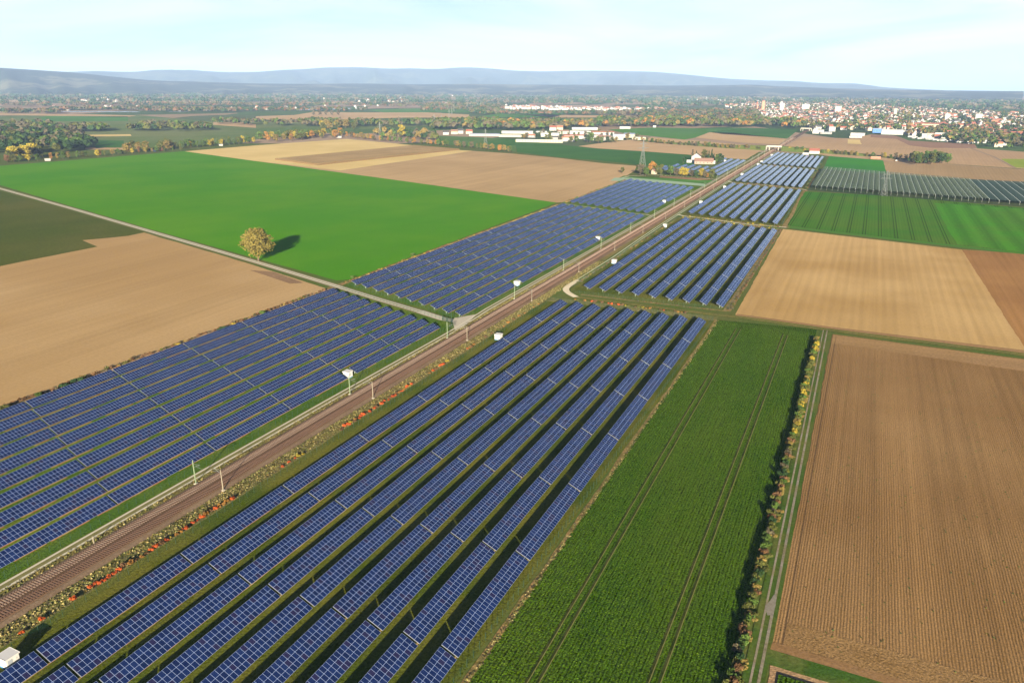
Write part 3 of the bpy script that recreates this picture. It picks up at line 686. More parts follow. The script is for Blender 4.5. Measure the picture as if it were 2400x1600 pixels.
# ------------------------------------------------------------------ transformer kiosks
WHITE = plain('white_paint', (.52,.52,.50), .5, .4, .04, .6); ROOFG = plain('grey_roof', (.50,.50,.50), .7, .2, .08, .8); GREYD = plain('grey_door', (.30,.33,.36), .5, .3, .08, 1)
BLUEB = plain('blue_plinth', (.04,.20,.42), .6, .3, .08, 1)
def kiosk_proto():
    e = empty('transformer_kiosk', (0,0,0))
    b = MB(); b.box(-1.25, 1.25, -1.15, 1.15, .2, 2.15); b.build('body', WHITE, e)
    b = MB(); b.box(-1.4, 1.4, -1.3, 1.3, 2.15, 2.3); b.build('roof', ROOFG, e)
    b = MB(); b.box(-1.44, 1.44, -1.34, -1.3, 2.12, 2.33); b.box(-1.44, 1.44, 1.3, 1.34, 2.12, 2.33); b.box(1.4, 1.44, -1.3, 1.3, 2.12, 2.33); b.box(-1.44, -1.4, -1.3, 1.3, 2.12, 2.33); b.build('roof_trim', WHITE, e)
    b = MB(); b.box(-1.3, 1.3, -1.2, 1.2, -.1, .2); b.build('plinth', BLUEB, e)
    b = MB(); b.box(-1.0, -.1, -1.175, -1.15, .25, 1.95); b.build('door', GREYD, e)
    b = MB(); b.box(1.25, 1.275, -.9, -.1, .9, 1.8); b.build('vent', GREYD, e)
    b = MB(); b.box(1.25, 1.29, .4, .7, 1.3, 1.6); b.build('lamp', WHITE, e)
    return e
K0 = kiosk_proto()
spots = [((-128.5, 60.0), 'white transformer kiosk beside first right row, cut by the left picture edge'), ((-128.9, 263.5), 'white transformer kiosk at the right field, halfway up the first row'), ((-159.4, 201.7), 'white transformer kiosk in the gap of the front left row'),
 ((-159.0, 347.3), 'white transformer kiosk in the second left field, nearest the crossing road'), ((-160.2, 483.2), 'white transformer kiosk in the second left field, far part'), ((-128.3, 419.5), 'white transformer kiosk beside the second right field, nearer one'),
 ((-131.0, 552.6), 'white transformer kiosk beside the second right field, farther one'), ((-131.0, 684.7), 'white transformer kiosk beside the third right field, nearer one'), ((-131.0, 804.7), 'white transformer kiosk beside the third right field, farther one'),
 ((-162.2, 674.7), 'white transformer kiosk at the end row of the third left field'), ((-133.4, 935.0), 'white transformer kiosk beside the fourth right field, nearer one'), ((-133.0, 1070.0), 'white transformer kiosk beside the fourth right field at its far corner'),
 ((-133.6, 1110), 'white transformer kiosk beside the fifth right field, nearer one'), ((-134.4, 1230), 'white transformer kiosk beside the fifth right field, farther one'), ((-181.5, 1098), 'white transformer kiosk behind the farm between panel rows')]
for i, (p_, lb) in enumerate(spots):
    o = K0 if i == 0 else copy_tree(K0); o.location = (*p_, 0); tag(o, lb, 'kiosk', 'white transformer kiosks')
    if p_[1] > 900: o.scale = (1.1, 1.1, 1.05)

# ------------------------------------------------------------------ fences
def mesh_mat():
    t = NT('wire_mesh_green'); t.b.inputs['Base Color'].default_value = (.03, .10, .06, 1); t.rough(.6, .2); t.b.inputs['Alpha'].default_value = .09; return t.m
MESH = mesh_mat(); FPOST = plain('fence_post_green', (.02,.05,.03), .6, .2, .1, 1)
def fence(P, label, h=1.9, step=2.5):
    e = empty('wire_fence', (*P[0], 0), 0, label, 'fence'); ox, oy = P[0]
    bp = MB(); bm = MB()
    for a, c in zip(P[:-1], P[1:]):
        bm.face([(a[0]-ox, a[1]-oy, .05), (c[0]-ox, c[1]-oy, .05), (c[0]-ox, c[1]-oy, h), (a[0]-ox, a[1]-oy, h)])
        d = math.hypot(c[0]-a[0], c[1]-a[1]); n = int(d / step)
        for k in range(n + 1):
            x = a[0] + (c[0]-a[0])*k/max(n,1) - ox; y = a[1] + (c[1]-a[1])*k/max(n,1) - oy; bp.box(x-.03, x+.03, y-.03, y+.03, 0, h + .05)
    bm.build('wire_mesh', MESH, e); po = bp.build('posts', FPOST, e); po['kind'] = 'stuff'
fence([(-131.6, 30), (-131.6, 327.5), (-53.2, 330), (-52.9, 30)], 'green wire fence round the front right panel field')
fence([(-130.2, 352), (-131.5, 600), (-50.8, 581), (-50.2, 347.5), (-128, 345), (-130.2, 352)], 'green wire fence round the second right panel field')
fence([(-154.2, 40), (-154.4, 272), (-158, 274.5), (-238.5, 301)], 'green wire fence along the front left panel field')
fence([(-238, 307.5), (-158, 281), (-155.2, 292), (-155.2, 588)], 'green wire fence along the second left panel field')
def gate():
    x, y = -160.5, 275.4; e = empty('field_gate', (x, y, 0), -.3, 'dark green double gate where the road meets the railway path', 'gate')
    for dx in (-3, 0, 3): b = MB(); b.box(dx-.08, dx+.08, -.08, .08, 0, 2.2); b.build('gate_post', FPOST, e)
    for dx in (-1.5, 1.5):
        b = MB(); b.box(dx-1.35, dx+1.35, -.03, .03, .2, .28); b.box(dx-1.35, dx+1.35, -.03, .03, 1.8, 1.88)
        for k in range(12): b.box(dx-1.35+k*.24, dx-1.32+k*.24, -.02, .02, .2, 1.85)
        b.build('gate_leaf', FPOST, e)
gate()
b = MB(); b.bar((0,0,0), (0,0,7.5), .11, n=8, w2=.08); b.box(-.3,.3,-.12,.12,7.2,7.6)
o = b.build('camera_pole', FPOST, loc=(-156.6, 272.8, 0)); tag(o, 'dark green camera pole at the corner of the front left field', 'pole')

# ------------------------------------------------------------------ bushes, hedges, trees (near)
def clump_mass(name, items, label, cat, quads=40):
    """low growth nobody could count: leaf clumps of (x, y, height, colour) in one mesh"""
    cols = sorted(set(c for _, _, _, c in items)); V = []; F = []; M_ = []
    for x, y, h, c in items:
        w = h * .62
        for q in range(quads):
            d = nr.normal(size=3); d /= np.linalg.norm(d); d[2] = abs(d[2]) * .9
            p = np.array([x, y, h * .12]) + d * np.array([w, w, h * .75]) * rnd.uniform(.45, 1)
            nn = d + nr.normal(size=3) * .6; nn /= np.linalg.norm(nn); u = np.cross(nn, [.3, .2, 1]); u /= np.linalg.norm(u); v = np.cross(nn, u); s_ = h * rnd.uniform(.09, .2); i = len(V)
            for aa, bb in ((-1,-.6),(.3,-1),(1,.5),(-.2,1)): V.append(tuple(p + u*aa*s_ + v*bb*s_))
            F.append((i, i+1, i+2, i+3)); M_.append(cols.index(c))
    me = bpy.data.meshes.new(name); me.from_pydata(V, [], F)
    for c in cols: me.materials.append(LEAF[c])
    me.polygons.foreach_set('material_index', M_); me.update(); o = bpy.data.objects.new(name, me); COL.objects.link(o); return tag(o, label, cat, kind='stuff')
def tufts(name, spots, size, mats, label, cat, quads=3, up=.7):
    """leafy tufts: a few upright blades or leaves at each spot"""
    S = np.array(spots); n = len(S) * quads; P = np.repeat(S, quads, 0)
    a = nr.uniform(0, 6.283, n); s_ = size * nr.uniform(.6, 1.3, n); tl = nr.uniform(.2, 1.0, n) * up
    u = np.stack([np.cos(a), np.sin(a), np.zeros(n)], 1); v = np.stack([-np.sin(a) * (1 - tl), np.cos(a) * (1 - tl), tl], 1)
    c = np.concatenate([P + nr.normal(size=(n, 2)) * size * .35, np.full((n, 1), size * .25)], 1)
    s_ = s_[:, None]; V = np.stack([c - u * s_ * .6 - v * s_ * .3, c + u * s_ * .6 - v * s_ * .4, c + u * s_ * .45 + v * s_, c - u * s_ * .35 + v * s_ * .8], 1).reshape(-1, 3)
    me = bpy.data.meshes.new(name); me.vertices.add(n * 4); me.vertices.foreach_set('co', V.astype(np.float32).ravel())
    me.loops.add(n * 4); me.loops.foreach_set('vertex_index', np.arange(n * 4, dtype=np.int32)); me.polygons.add(n); me.polygons.foreach_set('loop_start', np.arange(0, n * 4, 4, dtype=np.int32))
    for m in mats: me.materials.append(m)
    me.polygons.foreach_set('material_index', nr.randint(0, len(mats), n).astype(np.int32)); me.update(calc_edges=True)
    o = bpy.data.objects.new(name, me); COL.objects.link(o); return tag(o, label, cat, kind='stuff')
BEET = [leaf('beet_leaf_dark', (.040,.100,.005), (.065,.12,.008), 0), leaf('beet_leaf', (.060,.135,.008), (.10,.17,.013), 0)]
sp = []
for x in np.arange(-50.2, -9.9, .5):
    if any(abs(x - q + (0 if True else 0)) < .34 for q in (-41.8, -39.9, -22.3, -20.4)): continue
    for y in np.arange(86, 330, .5):
        if rnd.random() < .05 or (math.sin(x * 1.3 + y * .21) + math.sin(x * .37 - y * .43) + math.sin(y * 1.7 + x * 2.1) > 2.15): continue
        sp.append((x + rnd.gauss(0, .05), y + rnd.gauss(0, .08)))
tufts('beet_plants', sp, .21, BEET, 'dense rows of green beet plants between the panels and the long hedge', 'crop', 3, .4)
sp = [(rnd.uniform(-139.3, -134.2), rnd.uniform(55, 420)) for _ in range(7000)] + [(rnd.uniform(-151, -149), rnd.uniform(55, 420)) for _ in range(2800)] + [(rnd.uniform(-51.6, -50.7), rnd.uniform(80, 330)) for _ in range(900)]
tufts('dry_weeds', sp, .30, [leaf('straw', (.36,.29,.12), (.28,.24,.10), 0), LEAF['ochre'], leaf('weed_green', (.15,.17,.05), (.20,.19,.06), 0), LEAF['grey']], 'dry autumn weeds along both sides of the railway', 'weeds', 3, .55)
sp = [(rnd.uniform(-3.6, 60), rnd.uniform(112, 300)) for _ in range(500)]
sp = [q for q in sp if q[1] > 118 - q[0] * .22]
tufts('field_weeds', sp, .22, [LEAF['green'], LEAF['olive'], LEAF['dark']], 'sparse green weeds on the brown ploughed field', 'weeds', 3, .8)
i = 0
for y in list(np.arange(66, 250, 1.35)):
    u = rnd.random()
    cl = math.sin(y * .23) + math.sin(y * .071 + 1)
    if cl + rnd.uniform(-.9, .9) < -.25: continue
    c = 'red' if u < .5 else ('orange' if u < .72 else ('brown' if u < .9 else 'yellow'))
    plant('shrub', -134.5 + rnd.uniform(-.35, .45), y, rnd.uniform(.7, 1.6), 'bush', c, f'{CNAME[c]} autumn shrub in the line along the tracks before the front right panels', 'shrub', f'{CNAME[c]} shrubs along the tracks')
for y in np.arange(252, 322, 5.5):
    plant('shrub', -134.4 + rnd.uniform(-.5, .5), y, rnd.uniform(.9, 1.6), 'bush', pick('brown orange olive'), 'brownish shrub along the tracks near the second right field', 'shrub', 'brownish shrubs along the tracks')
# hedge beside the farm track
y = 98.0
while y < 322:
    far = y > 215
    c = pick('yellow ochre olive olive yellow green') if far else pick('olive brown olive brown green grey dark olive dark green brown ochre')
    plant('hedge_shrub', -8.6 + rnd.uniform(-.5, .5), y, rnd.uniform(2.3, 3.2), 'bush', c, f'{CNAME[c]} shrub in the long hedge beside the farm track', 'shrub', f'{CNAME[c]} shrubs of the long hedge', .72)
    if rnd.random() < .35: plant('hedge_shrub', -7.5 + rnd.uniform(-.2, .2), y + 1, rnd.uniform(1.2, 1.8), 'bush', pick('ochre olive'), 'low shrub at the foot of the long hedge by the farm track', 'shrub', 'low shrubs of the long hedge')
    y += rnd.uniform(1.35, 2.0)
# between the first and second right fields
for x in np.arange(-121, -66, 1.7):
    if rnd.random() < .12: continue
    c = pick('red orange brown brown olive yellow')
    plant('shrub', x, 333.3 + rnd.uniform(-.7, .7) + (x + 121) * .02, rnd.uniform(1.0, 1.9), 'bush', c, f'{CNAME[c]} shrub in the hedge between the front and second right fields', 'shrub', f'{CNAME[c]} shrubs between the right fields')
for x in np.arange(-118, -54, 3.2):
    plant('shrub', x, 345.2 + rnd.uniform(-.5, .5), rnd.uniform(.5, 1.0), 'bush', pick('grey brown olive'), 'low dry shrub just before the second right field', 'shrub', 'low dry shrubs before the second right field')
clump_mass('low_hedge', [(-131.3 + rnd.uniform(-.6, .6), yy, rnd.uniform(.8, 1.7), pick('olive ochre olive brown grey')) for yy in np.arange(366, 590, 2.2)], 'low olive and brown hedge between the path and the second right field', 'hedge')
clump_mass('low_hedge', [(-48.9 - (yy - 350) * .008 + rnd.uniform(-.5, .5), yy, rnd.uniform(.6, 1.4), pick('brown grey olive brown')) for yy in np.arange(350, 582, 2.2)], 'low brown hedge along the right edge of the second right field', 'hedge')
for yy in np.arange(602, 815, 4.2):
    plant('young_tree', -52.3 - (yy - 600) * .018, yy, rnd.uniform(2.2, 3.4), 'column', 'dark', 'dark slender young tree in the row right of the third right field', 'tree', 'dark young trees right of the third right field', 1.3)
for yy in np.arange(845, 1250, 9):
    plant('young_tree', -54.2 - (yy - 845) * .012, yy, rnd.uniform(2.5, 4.0), 'bush', pick('dark dark olive'), 'dark bushy tree right of the far right fields', 'tree', 'dark bushy trees right of the far right fields')
clump_mass('low_hedge', [(x, 600 - (x + 128) * .26 + dy + rnd.uniform(-.8, .8), rnd.uniform(.8, 1.8), pick('olive ochre brown grey yellow')) for x in np.arange(-128, -52, 1.9) for dy in (0, 9.0)], 'two low dry hedges between the second and third right fields', 'hedge')
clump_mass('low_hedge', [(x, 853 - (x + 128) * .3 + rnd.uniform(-3, 3), rnd.uniform(1.0, 2.2), pick('olive ochre brown')) for x in np.arange(-128, -58, 2)], 'low dry hedge between the third and fourth right fields', 'hedge')
clump_mass('low_hedge', [(x, 1075 - (x + 128) * .38 + rnd.uniform(-3, 3), rnd.uniform(1.0, 2.2), pick('olive dark brown')) for x in np.arange(-128, -60, 2)], 'low dry hedge between the fourth and fifth right fields', 'hedge')
# left edge of the left fields
clump_mass('low_hedge', [(-243.6 + rnd.uniform(-.9, .9), yy, rnd.uniform(.7, 1.8), pick('brown brown grey olive brown ochre')) for yy in np.arange(90, 296, 1.3)], 'low brown hedge between the tan field and the front left panels', 'hedge')
for px, py, h, c in ((524, 778, 4.0, 'dark'), (538, 770, 2.2, 'brown'), (549, 763, 2.3, 'yellow'), (616, 737, 3.2, 'green'), (628, 730, 2.2, 'brown'), (182, 899, 3.6, 'dark'), (153, 911, 3.4, 'dark'), (93, 932, 2.8, 'green'), (279, 866, 2.2, 'orange'), (419, 810, 2.0, 'yellow'), (10, 962, 3.0, 'olive')):
    x, y = G(px, py); plant('bush', x, y, h, 'bush', c, f'{CNAME[c]} bush standing above the low hedge left of the front left panels', 'bush', f'{CNAME[c]} bushes left of the panels')
clump_mass('low_hedge', [(-243.2 + rnd.uniform(-.7, .7), yy, rnd.uniform(.8, 1.8), pick('ochre ochre olive yellow brown')) for yy in np.arange(312, 618, 1.8)], 'low golden hedge between the green field and the second left panels', 'hedge')
for px, py, h in ((966, 601, 3.5), (828, 653, 2.8)):
    x, y = G(px, py); plant('bush', x, y, h, 'bush', 'green', 'green bush rising above the golden hedge by the green field', 'bush', 'green bushes in the golden hedge')
clump_mass('low_hedge', [(-243.0 + rnd.uniform(-.8, .8), yy, rnd.uniform(1.0, 2.4), pick('olive ochre brown green')) for yy in np.arange(632, 820, 3)], 'low hedge between the tan field and the third left panels', 'hedge')
# the lone tree: its own fuller crown
def lone():
    x, y = G(606, 611); e = empty('lone_tree', (x, y, 0), .4, 'large ochre autumn tree standing alone beside the farm road', 'tree')
    cm = crown('crown', 20, 16.5, 6500, .48, 'round', 99, 52); cm.materials[0] = leaf('leaves_lone_tree', (.185,.145,.038), (.125,.115,.032)); link('crown', cm, e, (0, 0, 2.6))
    link('trunk', trunk('trunk', 14, .62, 9, 5, .9), e)
lone()

# farm and its trees
FT = [(1459,406,7,'olive','round'),(1500,410,13,'grey','round'),(1513,413,10,'green','round'),(1528,404,13,'orange','round'),(1540,409,11,'olive','tall'),(1549,410,13,'olive','tall'),(1571,412,12,'green','round'),(1584,413,9,'grey','round'),
 (1598,414,11,'yellow','round'),(1608,414,10,'yellow','round'),(1620,415,8,'grey','round'),(1631,416,8,'dark','round'),(1643,416,10,'yellow','round'),(1652,417,8,'grey','round'),(1658,418,6,'orange','tall'),(1668,418,11,'olive','round')]
for n_, (px, py, h, c, s) in enumerate(FT):
    x, y = G(px, py); plant('tree', x, y, h, s, c, f'{CNAME[c]} tree, {ORD[n_]} from the left in the row before the farm', 'tree', 'trees in the row before the farm')
FT2 = [(1601,384,12,'dark','column'),(1622,376,17,'grey','column'),(1631,374,13,'dark','cone'),(1651,375,15,'olive','round'),(1660,377,15,'dark','cone'),(1667,377,17,'dark','cone'),(1672,380,12,'dark','cone'),(1679,383,12,'green','tall'),(1685,383,14,'dark','tall'),(1691,379,9,'dark','round')]
for n_, (px, py, h, c, s) in enumerate(FT2):
    x, y = G(px, py); plant('tree', x, y, h, s, c, f'{CNAME[c]} tree, {ORD[n_]} from the left behind the farm barn', 'tree', 'trees around the farm')
for px in range(1500, 1672, 7):
    x, y = G(px, 411 + (px - 1500) * .052); plant('shrub', x, y, rnd.uniform(2, 3.5), 'bush', pick('olive green olive grey'), 'low shrub under the tree row before the farm', 'shrub', 'low shrubs before the farm')

TILE_R = plain('red_roof_tiles', (.23,.085,.06), .8, .15, .15, .8); TILE_B = plain('brown_roof_tiles', (.19,.115,.09), .8, .15, .2, .8); TILE_D = plain('dark_roof', (.06,.06,.065), .7, .2, .15, .8)
TILE_O = plain('orange_roof_tiles', (.28,.13,.08), .8, .15, .15, .8); WALLW = plain('white_render', (.35,.35,.34), .85, .1, .06, .3); WALLC = plain('cream_render', (.40,.36,.27), .85, .1, .08, .3); WALLG = plain('grey_render', (.28,.27,.26), .85, .1, .1, .3)
WALLP = plain('barn_wall', (.27,.205,.17), .85, .1, .2, .4); FLAT = plain('flat_roof', (.30,.31,.31), .8, .2, .06, .1); GLASSD = plain('window_dark', (.03,.035,.045), .2, .5, .1, 1); ROOFB = plain('blue_grey_roof', (.16,.19,.28), .4, .4, .1, .2)
def house(name, x, y, w, d, h, rh, rz, wall, roof, label, cat='house', group=None, windows=True, parts=True):
    """w along the ridge, d deep, h eaves, rh roof rise"""
    e = empty(name, (x, y, 0), rz, label, cat, group)
    b = MB(); b.box(-w/2, w/2, -d/2, d/2, -.2, h)
    if rh > 0:
        for s in (-1, 1): b.face([(s*w/2, -d/2, h), (s*w/2, d/2, h), (s*w/2, 0, h + rh)][::s])
    b.build('wall', wall, e)
    b = MB()
    if rh > 0:
        o_ = .4
        for s in (-1, 1):
            b.face([(-w/2-o_, s*(d/2+o_), h - o_*rh/(d/2) + .05), (w/2+o_, s*(d/2+o_), h - o_*rh/(d/2) + .05), (w/2+o_, 0, h+rh+.05), (-w/2-o_, 0, h+rh+.05)][::-s])
            b.face([(-w/2-o_, s*(d/2+o_), h - o_*rh/(d/2) + .22), (w/2+o_, s*(d/2+o_), h - o_*rh/(d/2) + .22), (w/2+o_, 0, h+rh+.22), (-w/2-o_, 0, h+rh+.22)][::s])
    else: b.box(-w/2-.15, w/2+.15, -d/2-.15, d/2+.15, h, h + .5)
    b.build('roof', roof, e)
    if windows:
        n = max(1, int(w / 5))
        for k in range(n):
            xx = -w/2 + (k + .5) * w / n
            for s in (-1, 1):
                b = MB(); b.box(xx-.6, xx+.6, s*d/2 - .02, s*d/2 + .02, h*.4, h*.4+1.2); b.build('window', GLASSD, e)
    return e
def bld(px, py, w, d, h, rh, wall, roof, label, rz=0.0, cat='building', name='building', windows=True):
    x, y = G(px, py); az = math.atan2(x, y)
    return house(name, x, y + 0, w, d, h, rh, -az + rz, wall, roof, label, cat, windows=windows)
bld(1649, 384, 25, 11, 3.8, 3.8, WALLP, TILE_B, 'long barn with brown tiled roof behind the blue panels', .05, 'barn', 'barn')
bld(1632, 376, 9, 13, 5.5, 4.5, WALLW, TILE_D, 'white gabled farmhouse with dark roof beside the barn', math.pi/2 - .1, 'house', 'farmhouse')
bld(1618, 381, 10, 6, 3.2, 0, WALLW, FLAT, 'low white flat roofed shed left of the barn', 0, 'shed', 'shed')
bld(1533, 408, 5, 5, 3.5, 2.2, WALLC, TILE_B, 'small cream hut among the trees before the farm', .8, 'hut', 'hut')
x, y = G(1673, 384); house('shed', x, y, 3.5, 3.5, 4, 0, 0, WALLW, FLAT, 'small white shed at the right end of the barn', 'shed', windows=False)
bld(1908, 360, 15, 10, 4.5, 3.4, WALLW, TILE_R, 'white building with dark red roof at the far edge of the right fields', .05, 'building')
bld(1888, 362.5, 9, 4, 2.6, 0, WALLW, FLAT, 'low white shed left of the red roofed building', .05, 'shed', 'shed', False)
for px, lb in ((2046.5, 'left'), (2058, 'right')):
    bld(px, 372.5, 6.5, 2.6, 2.8, 0, plain('red_paint', (.45,.13,.08), .6, .3, .1, 1), plain('pale_red_roof', (.55,.28,.2), .6, .3, .1, 1), f'{lb} one of two red trailers at the edge of the brown field', 0, 'trailer', 'trailer', False)
# small vehicles on the field roads
def car(px, py, mat, label, L=4.4, H=1.45, rz=0.0):
    x, y = G(px, py); e = empty('parked_car', (x, y, 0.12), rz, label, 'car'); W = 1.8
    b = MB(); P = [(-L/2,.35),(-L/2,.85),(-L/2+.9,.95),(-L/2+1.5,H),(L/2-1.0,H),(L/2-.25,.95),(L/2,.85),(L/2,.35)]
    b.face([(a, -W/2, z) for a, z in P][::-1]); b.face([(a, W/2, z) for a, z in P])
    for (a, z), (c, w) in zip(P, P[1:] + P[:1]): b.face([(a,-W/2,z),(c,-W/2,w),(c,W/2,w),(a,W/2,z)][::-1])
    b.build('body', mat, e)
    b = MB(); b.box(-L/2+1.3, L/2-.9, -W/2-.01, W/2+.01, .98, H-.12); b.build('window', GLASSD, e)
    for sx_ in (-1, 1):
        for sy in (-1, 1):
            b = MB(); b.bar((sx_*L*.31, sy*(W/2-.22), .33), (sx_*L*.31, sy*(W/2+.02), .33), .33, n=12); b.build('wheel', TILE_D, e)
car(363, 355.5, plain('blue_paint', (.02,.06,.30), .3, .5, .02, 1), 'small blue car at the top edge of the green field', 8, 2.4, -.3)
car(376, 354.5, plain('red_car_paint', (.5,.06,.03), .3, .5, .02, 1), 'small red car beside the blue one at the green field edge', 6, 2.2, -.3)
car(2101, 378, WHITE, 'white car on the track left of the dark grove', 5, 1.9, 1.3)
bld(112, 377, 7, 3, 2.6, 0, WALLG, FLAT, 'pale trailer under the yellow trees at the green field edge', 0, 'trailer', 'trailer', False)
bld(518, 342, 6, 4, 2.4, 0, WALLG, FLAT, 'pale shed in front of the green trees at the stubble corner', 0, 'shed', 'shed', False)
bld(794, 323, 11, 4, 2.6, 0, WALLG, FLAT, 'pale shed at the top corner of the stubble field', 0, 'shed', 'shed', False)

# road overpass above the railway
CONC = plain('concrete', (.36,.34,.30), .85, .1, .1, .3)
def overpass(Y, label, zt=6.2, cx=-144.5, half=12):
    e = empty('road_overpass', (cx, Y, 0), 0, label, 'bridge')
    b = MB(); b.box(-half, half, -5, 5, zt - .8, zt); b.build('deck', CONC, e)
    for s in (-1, 1):
        b = MB(); b.box(-half, half, s*4.8 - .12, s*4.8 + .12, zt, zt + .8); b.build('parapet', CONC, e)
        b = MB(); b.box(s*7.2 - .5, s*7.2 + .5, -4.2, 4.2, 0, zt - .8); b.build('pier', CONC, e)
        b = MB(); b.box(s*half - .5 + (0 if s > 0 else 0), s*half + .5, -5.2, 5.2, 0, zt + .3); b.build('abutment', CONC, e)
    return e
OY = 1345
overpass(OY, 'concrete road overpass crossing the railway beyond the last panels')
overpass(1985, 'second distant overpass crossing the railway near the town', 6, -144.5, 12)
def embank(P, z0, z1, w, name='embankment'):
    b = MB()
    n = len(P)
    for i, (x, y) in enumerate(P):
        z = z0 + (z1 - z0) * i / (n - 1); b.v += [(x, y - w - 1.8*z, -.1), (x, y - w, z), (x, y + w, z), (x, y + w + 1.8*z, -.1)]
    for i in range(n - 1):
        for k in range(3): b.f.append((4*i+k, 4*i+k+1, 4*i+k+5, 4*i+k+4)); b.m.append(0)
    o = b.build(name, GRASS); o['kind'] = 'structure'
    if o.data.polygons[1].normal.z < 0: o.data.flip_normals()
embank([(-157, OY), (-230, OY + 15), (-330, OY + 60), (-420, OY + 120)], 6.9, .3, 4.5); embank([(-132, OY), (-60, OY - 20), (10, OY - 55), (70, OY - 90)], 6.9, .3, 4.5)
L_ = along([(-168, OY - 9), (-230, OY + 3), (-330, OY + 45), (-420, OY + 105)], 8, 3); R_ = along([(-121, OY - 8), (-60, OY - 30), (10, OY - 66), (70, OY - 100)], 7.5, 3)
trees_at(L_, (6, 9), 'olive green grey ochre', 'on the embankment left of the overpass', 'round')
trees_at(R_, (5, 9), 'olive yellow green grey ochre', 'on the embankment right of the overpass', 'round')

# ------------------------------------------------------------------ pylons
def pylon(px, py, H, label, arms=2, aw=.36):
    x, y = G(px, py); az = math.atan2(x, y)
    e = empty('power_pylon', (x, y, 0), -az + .35, label, 'pylon', 'lattice pylons')
    b = MB(); w0 = H * .105; zt = H * .62; w1 = H * .028; th = max(.09, H * .0042)
    def wd(z): return w0 + (w1 - w0) * min(1, z / zt) if z < zt else w1 * (1 - .7 * (z - zt) / (H - zt))
    for sx_, sy in ((1,1),(1,-1),(-1,1),(-1,-1)):
        b.bar((sx_*w0, sy*w0, 0), (sx_*w1, sy*w1, zt), th); b.bar((sx_*w1, sy*w1, zt), (sx_*w1*.3, sy*w1*.3, H), th)
    z = 0; n = 9
    for k in range(n):
        za = H * (1 - (1 - k / n) ** 1.25); zb = H * (1 - (1 - (k + 1) / n) ** 1.25); a = wd(za); c = wd(zb)
        for (p, q) in (((1,1),(1,-1)), ((1,-1),(-1,-1)), ((-1,-1),(-1,1)), ((-1,1),(1,1))):
            b.bar((p[0]*a, p[1]*a, za), (q[0]*c, q[1]*c, zb), th*.6); b.bar((q[0]*a, q[1]*a, za), (p[0]*c, p[1]*c, zb), th*.6)
    b.build('lattice_tower', STEEL, e)
    for j in range(arms):
        z = H * (.70 + .15 * j); L = H * (.21 if j == 0 else .14)
        for s in (-1, 1):
            b = MB(); b.bar((0, -w1, z), (s*L, 0, z), th*.8); b.bar((0, w1, z), (s*L, 0, z), th*.8); b.bar((0, 0, z + H*.035), (s*L, 0, z), th*.8)
            b.bar((s*L*.5, 0, z), (s*L*.5, 0, z - H*.03), th); b.bar((s*L*.97, 0, z), (s*L*.97, 0, z - H*.03), th); b.build('cross_arm', STEEL, e)
pylon(1505, 394, 36, 'lattice pylon rising from the trees left of the farm')
pylon(2071, 459, 24, 'big lattice pylon at the edge of the net tunnels')
pylon(891, 321, 29, 'lattice pylon behind the stubble field')
for px, py, H, lb in ((1138, 337, 26, 'faint pylon before the greenhouses'), (1018, 293, 28, 'distant pylon right of the yellow round tree'), (1035, 290, 24, 'distant pylon just behind the autumn wood'), (1053, 277, 28, 'distant pylon on the brown field'), (1059, 269, 28, 'far pylon beyond the brown field'), (1064, 262, 28, 'faint pylon near the far works'), (1095, 254, 30, 'faint pylon right of the far works'), (1127, 250, 30, 'very faint pylon before the white village')):
    pylon(px, py, H, lb)

# ------------------------------------------------------------------ net tunnels
def netmat(name, c, al):
    t = NT(name); co = t.add('ShaderNodeTexCoord').outputs['Object']
    f = t.math('MULTIPLY_ADD', t.math('SUBTRACT', t.noise(t.mapping(co, (1, 4, 1)), .3, 4, .7), .5), .8, 1.0)
    rgb = t.add('ShaderNodeRGB'); rgb.outputs[0].default_value = (*c, 1); t.l.new(t.scale(rgb.outputs[0], f), t.b.inputs['Base Color']); t.b.inputs['Alpha'].default_value = al; t.rough(.6, .12); return t.m
NET = netmat('grey_net', (.12,.165,.085), .6); NETD = netmat('dark_net', (.03,.06,.03), .85); GUT = plain('white_gutter', (.50,.56,.46), .5, .3, .1, .3)
yA, yB = 0, 0
TL = GS([(1925,397.6),(1898,443.5)]); TR = GS([(2258,426),(2304,475)])
sheet('field', GS([(1921,396),(2400,430),(2600,446),(2600,505),(2400,485),(1892,446)]), soil('orchard_floor', (.035,.06,.022), (.06,.08,.03), 0,0,0,.2,.02,.5,.5,.1), .08, True)
def tunnel(x, y0, y1, w, h, m, name, label, group, gut=True):
    e = empty(name, (x, y0, 0), 0, label, 'net tunnel', group); L = y1 - y0
    b = MB(); n = 7
    for i in range(n):
        a0 = math.pi * i / n; a1 = math.pi * (i + 1) / n
        p0 = (-math.cos(a0) * w / 2, h * .86 + math.sin(a0) * h * .14); p1 = (-math.cos(a1) * w / 2, h * .86 + math.sin(a1) * h * .14)
        b.face([(p0[0], 0, p0[1]), (p1[0], 0, p1[1]), (p1[0], L, p1[1]), (p0[0], L, p0[1])])
    b.build('net_roof', m, e)
    if gut: b = MB(); b.box(w/2 - .22, w/2 + .22, 0, L, h*.86 - .02, h*.86 + .14); b.build('gutter', GUT, e)
    b = MB()
    for k in range(int(L / 24) + 1): b.box(w/2-.06, w/2+.06, k*24-.06, k*24+.06, 0, h*.86)
    b.build('support_posts', STEEL, e)
x = -50.0; k = 0; wt = 5.4
x1 = TR[1][0]
